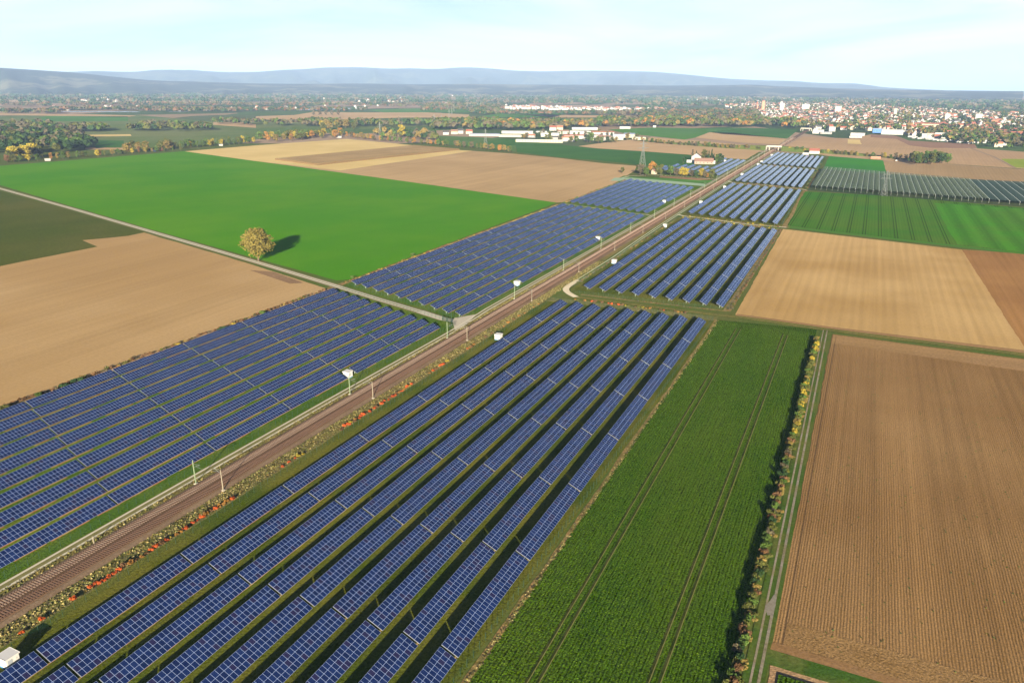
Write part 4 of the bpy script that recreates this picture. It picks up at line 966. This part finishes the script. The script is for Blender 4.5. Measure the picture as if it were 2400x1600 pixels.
while x < x1:
    t = (x + 50) / (x1 + 50); y0 = TL[1][1] + (TR[1][1] - TL[1][1]) * t; y1 = TL[0][1] + (TR[0][1] - TL[0][1]) * t
    tunnel(x + wt/2, y0, y1, wt, 4.2, NET, 'net_tunnel', 'grey net tunnel in the pale half of the covered orchard', 'grey net tunnels of the orchard'); x += wt; k += 1
while x < x1 + 190:
    t = (x + 50) / (x1 + 50)
    tunnel(x + 4, TR[1][1] - (x - x1) * .05, TR[0][1] - (x - x1) * .02, 8.0, 3.4, NETD, 'dark_net_tunnel', 'dark net tunnel in the dark half of the covered orchard', 'dark net tunnels of the orchard', True); x += 8.0

# ------------------------------------------------------------------ greenhouses and works in the middle distance
WK = [(1229,313,100,20,5,0,WALLW,FLAT,'long white hall at the left of the works'),(1196,321,46,9,4,0,WALLC,FLAT,'low cream hall in front of the long white hall'),(1264,333.5,88,9,4.5,0,WALLC,FLAT,'long pale greenhouse along the green field'),
 (1136,318.5,64,22,4,0,WALLG,ROOFB,'flat building with blue grey panels on its roof'),(1289,320,38,18,7,0,WALLW,FLAT,'white cubic hall in the middle of the works'),(1296,306,16,12,7,4,WALLW,TILE_R,'red roofed house left behind the works'),(1312,307,14,11,8,4,WALLC,TILE_O,'orange roofed house right behind the works'),
 (1360,316,45,18,8,0,WALLW,FLAT,'white hall behind the dark trees of the works'),(1345,325,42,12,6,2,WALLW,TILE_R,'white hall with red roof edge in the works'),(1412,318,48,14,7,2,WALLW,TILE_O,'white hall with orange roof at the right of the works'),(1437,327,40,10,5,0,WALLW,FLAT,'low white hall at the right front of the works'),
 (1497,328,26,9,5,0,WALLC,FLAT,'pale green hall at the corner of the tan field'),(1370,304,62,12,5,0,WALLW,FLAT,'long white store behind the works'),(1465,302,26,8,5,0,WALLW,FLAT,'white store at the green field beyond the works'),(1534,298.5,8,6,4,0,WALLW,FLAT,'tiny white hut at the wood edge'),
 (1045,315.5,12,9,5,3,WALLW,TILE_D,'white house left of the red roofed houses'),(1065,314,14,9,5,4,WALLC,TILE_B,'brown roofed house left of the works'),(1079,313,12,9,6,4,WALLW,TILE_D,'white house with dark roof by the works'),(1100,313.5,14,10,5,4,WALLC,TILE_R,'red roofed house nearest the blue grey roof'),
 (1760,287,18,12,6,5,WALLW,TILE_O,'white house with orange roof on the green hill before the town'),
 (1917,313,24,12,8,0,WALLW,FLAT,'white store at the left front of the town'),(1950,308,14,10,10,0,WALLW,FLAT,'tall white workshop at the town edge'),(1936,314,24,10,4,0,WALLG,ROOFB,'low grey blue hall at the town edge'),(2010,318,28,14,6,0,WALLW,TILE_D,'white hall with dark roof before the town'),(2005,323,24,6,3,0,WALLW,FLAT,'low white hall in front of the dark roofed hall'),
 (2058,311,24,16,9,0,plain('blue_cladding', (.06,.16,.45), .5, .3, .05, .1),FLAT,'bright blue hall at the town edge'),(2090,315,44,22,10,0,WALLW,FLAT,'large white factory beside the blue hall'),(2118,314,18,14,7,0,WALLW,FLAT,'white annex right of the large factory'),(2174,324,24,14,9,0,WALLW,FLAT,'white block behind the caravans, left one'),(2202,324,20,14,11,0,WALLW,FLAT,'white block behind the caravans, right one'),
 (2010,292,40,16,8,0,WALLC,FLAT,'yellow cream building in the town front'),(1967,290,44,12,6,0,WALLW,FLAT,'long white hall in the town front'),(2075,293,50,14,8,0,WALLW,TILE_D,'long white school building in the town'),(2190,299,60,16,9,3,WALLC,TILE_R,'long red roofed block in the right town')]
for q_, (px, py) in enumerate([(1320,314),(1402,322),(1380,328),(1428,318),(1451,322),(1300,327),(1246,322),(1332,331),(1475,322),(1417,329)]):
    WK.append((px, py, rnd.uniform(12, 26), rnd.uniform(8, 14), rnd.uniform(4, 7), rnd.choice([0, 2.5]), rnd.choice([WALLG, WALLC, WALLW]), rnd.choice([TILE_B, ROOFB, TILE_D, TILE_O]), f'small hall of the works, {ORD[q_]} of the little ones among the trees'))
for px, py, w, d, h, rh, wa, ro, lb in WK: bld(px, py, w, d, h, rh, wa, ro, lb, rnd.uniform(-.12, .12), windows=True)
for i in range(34):
    px = 2131 + i * 4.8; py = 323.5 + (px - 2131) * .095 + rnd.uniform(-2.5, 1.5)
    x, y = G(px, py); e = empty('caravan', (x, y, 0), rnd.uniform(0, 3.1), 'white caravan or hut in the row at the town edge behind the brown field', 'caravan', 'white caravans at the town edge')
    b = MB(); b.box(-3.6, 3.6, -1.4, 1.4, .5, 3.1); b.box(-3.3, 3.3, -1.2, 1.2, 3.1, 3.4); b.build('body', WALLW, e)
    b = MB(); b.box(-1.2, .2, -1.43, -1.38, 1.6, 2.4); b.build('window', GLASSD, e)

# ------------------------------------------------------------------ churches and tall blocks
def tower(px, py, w, h, sp, wall, roof, label, cat='church tower'):
    x, y = G(px, py); e = empty('church_tower', (x, y, 0), .2, label, cat)
    b = MB(); b.box(-w/2, w/2, -w/2, w/2, 0, h); b.build('shaft', wall, e)
    b = MB(); 
    for k in range(4):
        c = [(-1,-1),(1,-1),(1,1),(-1,1)]; p, q = c[k], c[(k+1) % 4]; b.face([(p[0]*w*.55, p[1]*w*.55, h), (q[0]*w*.55, q[1]*w*.55, h), (0, 0, h + sp)])
    b.build('spire', roof, e)
BRICK = plain('brick', (.42,.20,.13), .85, .1, .15, .2)
tower(1787, 264, 11, 46, 22, BRICK, TILE_D, 'tall brick church tower with pointed spire in the town')
tower(1829, 263, 9, 42, 18, WALLW, TILE_D, 'white town tower with dark spire, left of its twin'); tower(1834, 263, 9, 36, 12, WALLW, TILE_D, 'shorter white tower right beside the white town tower')
tower(2096, 275, 10, 30, 10, WALLC, TILE_D, 'cream church tower in the right half of the town'); tower(1773, 262, 8, 30, 14, BRICK, TILE_R, 'slender brick tower left of the tall church')
for px, py, w, h, lb in ((1887, 262, 30, 30, 'white high rise block behind the old town'), (1963, 268, 22, 30, 'white high rise block right of the old town'), (2219, 284, 14, 22, 'slim white tower block among trees at the right'), (2292, 286, 18, 24, 'white tower block at the far right of the town')):
    bld(px, py, w, 16, h, 0, WALLW, FLAT, lb, 0, 'tower block', 'tower_block', False)

# ------------------------------------------------------------------ town houses
ROOFS = [TILE_R, TILE_R, TILE_B, TILE_O, TILE_D, TILE_B]
house_meshes = []
for k in range(8):
    w, d, h, rh = rnd.uniform(10, 17), rnd.uniform(8.5, 11), rnd.uniform(4.5, 8.5), rnd.uniform(3, 4.6)
    b = MB(); b.box(-w/2, w/2, -d/2, d/2, -.2, h, 0)
    for s in (-1, 1): b.face([(s*w/2, -d/2, h), (s*w/2, d/2, h), (s*w/2, 0, h + rh)][::s])
    wallm = b.mesh('wall', [WALLW if k % 3 else WALLC])
    b = MB()
    for s in (-1, 1): b.face([(-w/2-.4, s*(d/2+.4), h-.3), (w/2+.4, s*(d/2+.4), h-.3), (w/2+.4, 0, h+rh+.05), (-w/2-.4, 0, h+rh+.05)][::-s])
    roofm = b.mesh('roof', [ROOFS[k % 6]]); house_meshes.append((wallm, roofm))
TOWN = [(1700,278),(1740,262),(1700,250),(1760,243),(1850,240),(2000,242),(2100,250),(2250,262),(2400,268),(2500,275),(2500,352),(2400,350),(2300,345),(2290,336),(2135,322),(2110,308),(2000,306),(1900,304),(1880,296),(1800,284)]
pts = scatter(TOWN, 1900); pts.sort(key=lambda p: math.hypot(*p))
GPS = GS(TOWN)
for x, y in pts[:230]:
    wm, rm = rnd.choice(house_meshes); e = empty('town_house', (x, y, 0), rnd.choice([.3, .3 + math.pi/2]) + rnd.uniform(-.2, .2), 'small white gabled town house among trees in the nearest streets of the town', 'house', 'small houses of the nearest town streets')
    link('wall', wm, e); link('roof', rm, e)
def house_mass(name, pts, label, sc_=1.0):
    V = []; F = []; M_ = []
    for x, y in pts:
        w, d, h, rh = rnd.uniform(10, 20)*sc_, rnd.uniform(8, 12)*sc_, rnd.uniform(5, 10)*sc_, rnd.uniform(2.5, 4.5)*sc_; a = rnd.choice([.3, 1.87]) + rnd.uniform(-.3, .3); ca, sa = math.cos(a), math.sin(a); i = len(V)
        if rnd.random() < .12: w *= 2; rh = .4
        for px_, py_, z in ((-w/2,-d/2,0),(w/2,-d/2,0),(w/2,d/2,0),(-w/2,d/2,0),(-w/2,-d/2,h),(w/2,-d/2,h),(w/2,d/2,h),(-w/2,d/2,h),(-w/2,0,h+rh),(w/2,0,h+rh)): V.append((x + px_*ca - py_*sa, y + px_*sa + py_*ca, z))
        rm = rnd.choice([1, 1, 2, 3, 4]) if rh > 1 else 5
        for f, m in (((0,1,5,4),0),((2,3,7,6),0),((1,2,6,9,5),0),((3,0,4,8,7),0),((4,5,9,8),rm),((6,7,8,9),rm)): F.append(tuple(i + q for q in f)); M_.append(m)
    me = bpy.data.meshes.new(name); me.from_pydata(V, [], F)
    for m in (WALLW, TILE_R, TILE_B, TILE_O, TILE_D, FLAT): me.materials.append(m)
    me.polygons.foreach_set('material_index', M_); me.update(); o = bpy.data.objects.new(name, me); COL.objects.link(o); tag(o, label, 'town', kind='stuff')
house_mass('distant_town', pts[230:] + scatter([(1760,262),(1850,256),(1960,262),(1990,285),(1900,290),(1820,282)], 330), 'dense mass of white houses with red roofs of the town on the plain')
vil = []
for P_, n_ in (([(1180,250),(1480,256),(1470,262),(1190,257)], 190), ([(1490,256),(1560,257),(1560,260),(1490,260)], 26), ([(1018,243),(1120,244),(1120,248),(1018,247)], 40), ([(900,232),(960,230),(960,240),(820,240)], 34), ([(150,206),(210,206),(210,212),(150,210)], 45), ([(210,212),(420,214),(420,222),(180,222)], 90),
               ([(520,210),(700,205),(900,214),(700,222),(520,216)], 100), ([(900,216),(1250,218),(1400,222),(1250,228),(900,226)], 220), ([(1300,215),(1700,216),(1700,226),(1300,228)], 150), ([(1600,228),(1900,232),(1900,240),(1600,238)], 160), ([(60,206),(110,206),(110,209),(60,209)], 22), ([(200,232),(280,233),(280,240),(180,240)], 22), ([(1700,222),(2100,236),(2100,242),(1700,232)], 160), ([(120,252),(330,252),(330,260),(120,260)], 16), ([(420,258),(900,248),(900,253),(420,262)], 18), ([(700,230),(760,228),(760,236),(700,236)], 8)):
    vil += scatter(P_, n_)
house_mass('distant_villages', vil, 'scattered white villages across the hazy far plain', 1.0)

# ------------------------------------------------------------------ woods of single trees (middle distance)
def wood(P, n, hr, pal, site, shape='round round tall', wide=1.15): trees_at(scatter(P, n), hr, pal, site, shape, wide=wide)
wood([(20,380),(105,372),(100,366),(30,372)], 9, (15, 19), 'yellow yellow olive', 'before the left wood at the green field')
trees_at(along(GS([(0,383),(150,373),(300,361),(430,352)]), 9, 3), (6, 11), 'green olive yellow orange ochre green brown', 'in the belt above the green field')
wood([(292,361),(400,352),(402,344),(300,350)], 20, (12, 15), 'ochre ochre olive', 'in the golden willow clump above the green field')
trees_at(along(GS([(403,350),(500,342),(600,335)]), 7, 5), (10, 14), 'green olive green yellow', 'in the belt left of the stubble field')
wood([(600,335),(812,323),(812,316),(600,326)], 48, (11, 16), 'olive yellow green ochre olive orange', 'in the yellow belt behind the stubble field')
wood([(745,306),(835,303),(835,298),(750,298)], 14, (16, 20), 'ochre yellow olive', 'in the tall yellow clump beyond the stubble field')
trees_at(along(GS([(815,322),(900,331),(1020,340),(1100,347),(1210,359)]), 10, 3), (7, 12), 'green olive ochre grey orange green', 'in the hedge right of the stubble field')
x, y = G(941, 322); plant('tree', x, y, 24, 'round', 'yellow', 'large bright yellow round tree right of the stubble pylon', 'tree')
trees_at(scatter([(1215,330),(1450,334),(1500,326),(1440,312),(1240,312)], 34), (6, 12), 'olive green grey dark', 'among the halls of the works')
for px, py, h, c in ((1260,329,15,'dark'),(1290,332,11,'olive'),(1338,334,11,'olive'),(1350,335,12,'green'),(1376,334,15,'dark'),(1383,334,18,'green'),(1402,336,13,'olive'),(1410,336,12,'green'),(1424,335,12,'dark'),(1434,335,11,'olive'),(1444,334,10,'ochre'),(1470,328,13,'ochre'),(1228,326,10,'ochre'),(1318,331,8,'brown')):
    x, y = G(px, py); plant('tree', x, y, h, 'round', c, f'{CNAME[c]} tree beside the halls of the works', 'tree', f'{CNAME[c]} trees beside the works', 1.15)
wood([(2131,387),(2222,385),(2222,378),(2132,378)], 34, (13, 16), 'dark olive green olive', 'in the compact grove on the brown field', 'tall round', 1.0)
for i_, px in enumerate((735, 750, 764, 778, 793)):
    x, y = G(px, 271.5); plant('tree', x, y, 17, 'round', 'grey', f'round grey tree, {ORD[i_]} of five in a line on the far brown field', 'tree', 'five round trees in a line')
# the far woods: one mass each, light clumps built in one mesh
def far_wood(name, polys, hr, label, mats, cl=1.0, quads=16):
    V = []; F = []; M_ = []
    for P_, n in polys:
        for x, y in scatter(P_, n):
            h = rnd.uniform(*hr); w = h * rnd.uniform(.38, .55) * cl; mi = rnd.randrange(len(mats))
            for q in range(quads):
                a = rnd.uniform(0, 6.283); el = rnd.uniform(-.2, 1.0); ce = math.sqrt(max(0, 1 - el*el)); d = np.array([math.cos(a)*ce, math.sin(a)*ce, el])
                p = np.array([x, y, h*.52]) + d * np.array([w, w, h*.45]) * rnd.uniform(.6, 1)
                nn = d + nr.normal(size=3) * .45; nn /= np.linalg.norm(nn); u = np.cross(nn, [.3, .2, 1]); u /= np.linalg.norm(u); v = np.cross(nn, u); s_ = w * rnd.uniform(.28, .5); i = len(V)
                for aa, bb in ((-1,-.6),(.3,-1),(1,.5),(-.2,1)): V.append(tuple(p + u*aa*s_ + v*bb*s_))
                F.append((i, i+1, i+2, i+3)); M_.append(mi)
    me = bpy.data.meshes.new(name); me.from_pydata(V, [], F)
    for m in mats: me.materials.append(m)
    me.polygons.foreach_set('material_index', M_); me.update(); o = bpy.data.objects.new(name, me); COL.objects.link(o); tag(o, label, 'wood', kind='stuff')
A_ = [LEAF[c] for c in 'olive green grey ochre olive grey dark green olive dark orange green'.split()]
far_wood('autumn_wood', [([(1010,303),(1100,306),(1260,306),(1420,300),(1420,293),(1200,290),(1010,290)], 420), ([(1400,298),(1750,298),(1750,290),(1600,284),(1400,287)], 420), ([(1750,298),(1880,302),(1880,290),(1750,285)], 120)], (14, 21), 'broad autumn wood of mixed green and orange trees behind the works', A_, 1.0, 22)
far_wood('left_wood', [([(-60,366),(110,362),(210,352),(224,343),(180,322),(100,311),(-60,306)], 260)], (14, 20), 'wide grey and dark green wood at the left edge of the meadows', [LEAF[c] for c in 'grey olive dark dark dark grey green'.split()], 1.0, 60)
far_wood('small_wood', [([(850,322),(1020,330),(1030,318),(900,308)], 45)], (9, 15), 'small mixed wood behind the pylon at the stubble field', [LEAF[c] for c in 'green olive grey dark ochre'.split()], 1.0, 60)
far_wood('riverside_wood', [([(298,309),(497,308),(497,301),(360,296),(310,300)], 95), ([(125,311),(250,310),(250,303),(125,303)], 60), ([(0,306),(125,306),(120,296),(0,296)], 40), ([(500,293),(680,297),(680,291),(500,287)], 40), ([(680,297),(940,299),(940,292),(700,288)], 120), ([(940,297),(1100,295),(1100,291),(940,290)], 60)], (13, 19), 'clumps of grey and olive trees in the river meadows', [LEAF[c] for c in 'grey olive dark olive grey green'.split()], 1.0, 22)
far_wood('far_tree_belts', [([(0,268),(140,268),(140,262),(0,262)], 90), ([(120,259.5),(500,259),(500,257),(120,257)], 240), ([(330,262),(560,264),(560,258),(330,258)], 160), ([(560,262),(860,262),(860,258),(560,258)], 150), ([(0,250),(120,250),(120,245),(0,245)], 120), ([(140,248),(560,250),(560,245),(140,243)], 260), ([(560,250),(1100,250),(1100,246),(560,246)], 300), ([(1100,270),(1500,272),(1500,266),(1100,264)], 260), ([(1500,284),(1780,292),(1780,262),(1500,262)], 900), ([(990,262),(1180,262),(1180,252),(990,252)], 160), ([(900,252),(1180,252),(1180,245),(900,245)], 160)], (11, 17), 'belts and copses of trees over the middle plain', [LEAF[c] for c in 'grey dark olive dark grey brown'.split()], 1.3, 12)
far_wood('town_trees', [(TOWN, 3900), ([(1880,300),(2110,308),(2110,300),(1880,294)], 120), ([(2230,338),(2500,352),(2500,312),(2150,305)], 420)], (8, 15), 'leafy trees between the houses of the town', [LEAF[c] for c in 'grey dark olive dark green ochre'.split()], 1.1, 12)
far_wood('far_plain_woods', [([(0,243),(600,243),(600,218),(0,218)], 1500), ([(600,244),(1500,246),(1500,222),(600,220)], 2300), ([(1500,260),(1760,244),(2400,262),(2400,240),(1500,226)], 1500)], (12, 22), 'dark woods and tree lines over the hazy far plain', [LEAF[c] for c in 'dark dark grey'.split()], 2.0, 7)

# ------------------------------------------------------------------ hills
def direction(px, py):
    r = np.array([px - 1200.0, py - 800.0, FPX]); X, Y, U = float(r @ XDC), float(r @ YDC), float(r @ UPC); return math.atan2(X, Y), U / math.hypot(X, Y)
def hill_band(name, sky_pts, R_, depth, mat, amp, label, seed):
    az = []; H = []
    for px, py in sky_pts: a, s_ = direction(px, py); az.append(a); H.append(max(-5, CAMH + R_ * s_))
    az = np.array(az); H = np.array(H); o_ = np.argsort(az); az = az[o_]; H = H[o_]
    r = np.random.RandomState(seed); ph = r.uniform(0, 6.28, 12)
    A = np.linspace(az[0], az[-1], 420); n = 26; V = []; F = []
    for i, a in enumerate(A):
        h = float(np.mean([np.interp(a + q, az, H) for q in (-.012, -.006, 0, .006, .012)]))
        for k in range(n):
            t = k / (n - 1); rr = R_ - depth + (depth * 1.6) * t; tt = (rr - (R_ - depth)) / depth
            prof = (1 - math.cos(math.pi * min(tt, 1))) / 2 if tt <= 1 else 1 - (tt - 1) * .5
            z = h * prof; env = math.sin(math.pi * min(tt, 1)) * max(0, 1 - tt) ** 1.3
            z += amp * env * max(0, h) / 300 * (math.sin(a*60+ph[0]+rr*.0011) + math.sin(a*37+ph[1]-rr*.0017) + .6*math.sin(a*130+ph[2]+rr*.002) + .5*math.sin(a*260+ph[3]))
            V.append((rr*math.sin(a), rr*math.cos(a), max(z, -.3) if h > 2 else -.34))
    for i in range(len(A) - 1):
        for k in range(n - 1): j = i * n + k; F.append((j, j + 1, j + n + 1, j + n))
    me = bpy.data.meshes.new(name); me.from_pydata(V, [], F); me.materials.append(mat); me.update()
    for p in me.polygons: p.use_smooth = True
    o = bpy.data.objects.new(name, me); COL.objects.link(o); o['kind'] = 'structure'
    if me.polygons[len(F)//2].normal.z < 0: me.flip_normals()
def hillmat(name, a, b):
    t = NT(name); co = t.add('ShaderNodeTexCoord').outputs['Object']
    t.l.new(t.mix(ramp(t, t.noise(co, .0016, 5, .65), .50, .60), a, b), t.b.inputs['Base Color']); t.rough(1.0, .0); return t.m
FAR = [(-300,161),(0,159),(38,163),(110,168),(179,169.5),(217,165.7),(281,169.5),(344,168),(378,160.6),(403,167),(429,163),(485,167),(510,169.5),(600,169.5),(625,168),(651,164.5),(715,163),(748,159),(842,158),(919,162),(957,160),(1021,163),(1082,158),(1148,160.6),(1200,166),(1275,168),(1378,166),(1530,168.4),(1612,175.5),(1694,184),(1765,188),(1800,189),(1864,190),(1915,194.8),(1953,196),(1978,194.5),(2024,197),(2055,203.5),(2106,207),(2170,210),(2260,214),(2400,218),(2700,222)]
NEAR = [(-300,152),(0,159),(38,162),(77,164),(179,171),(281,182),(357,189),(485,192.5),(600,196),(720,197),(850,196),(980,198),(1100,197),(1250,199),(1400,199),(1550,201),(1720,200),(1760,198),(1810,202),(1950,207),(2100,211),(2400,214)]
hill_band('hills', FAR, 16500, 4500, hillmat('far_forest', (.045,.065,.035), (.07,.085,.04)), 60, '', 3)
hill_band('hills', NEAR, 10500, 3200, hillmat('near_forest', (.03,.045,.03), (.12,.12,.07)), 40, '', 5)

# ------------------------------------------------------------------ haze: one closed box of even pale air
b = MB(); b.box(-20000, 20000, -2600, 24000, -1.4, 580)
hz = b.build('haze', plain('haze_tmp', (1,1,1))); hz['kind'] = 'stuff'
t = NT('haze_air'); t.n.remove(t.b); pv = t.add('ShaderNodeVolumePrincipled'); pv.inputs['Color'].default_value = (.42,.61,1.0,1); pv.inputs['Density'].default_value = 5.2e-5
pv.inputs['Anisotropy'].default_value = -0.15; t.l.new(pv.outputs['Volume'], t.out.inputs['Volume']); hz.data.materials[0] = t.m
tag(hz, 'pale blue autumn haze over the plain', 'haze')
bpy.context.view_layer.update()
print('tables', TAB, 'objects', len(bpy.data.objects))
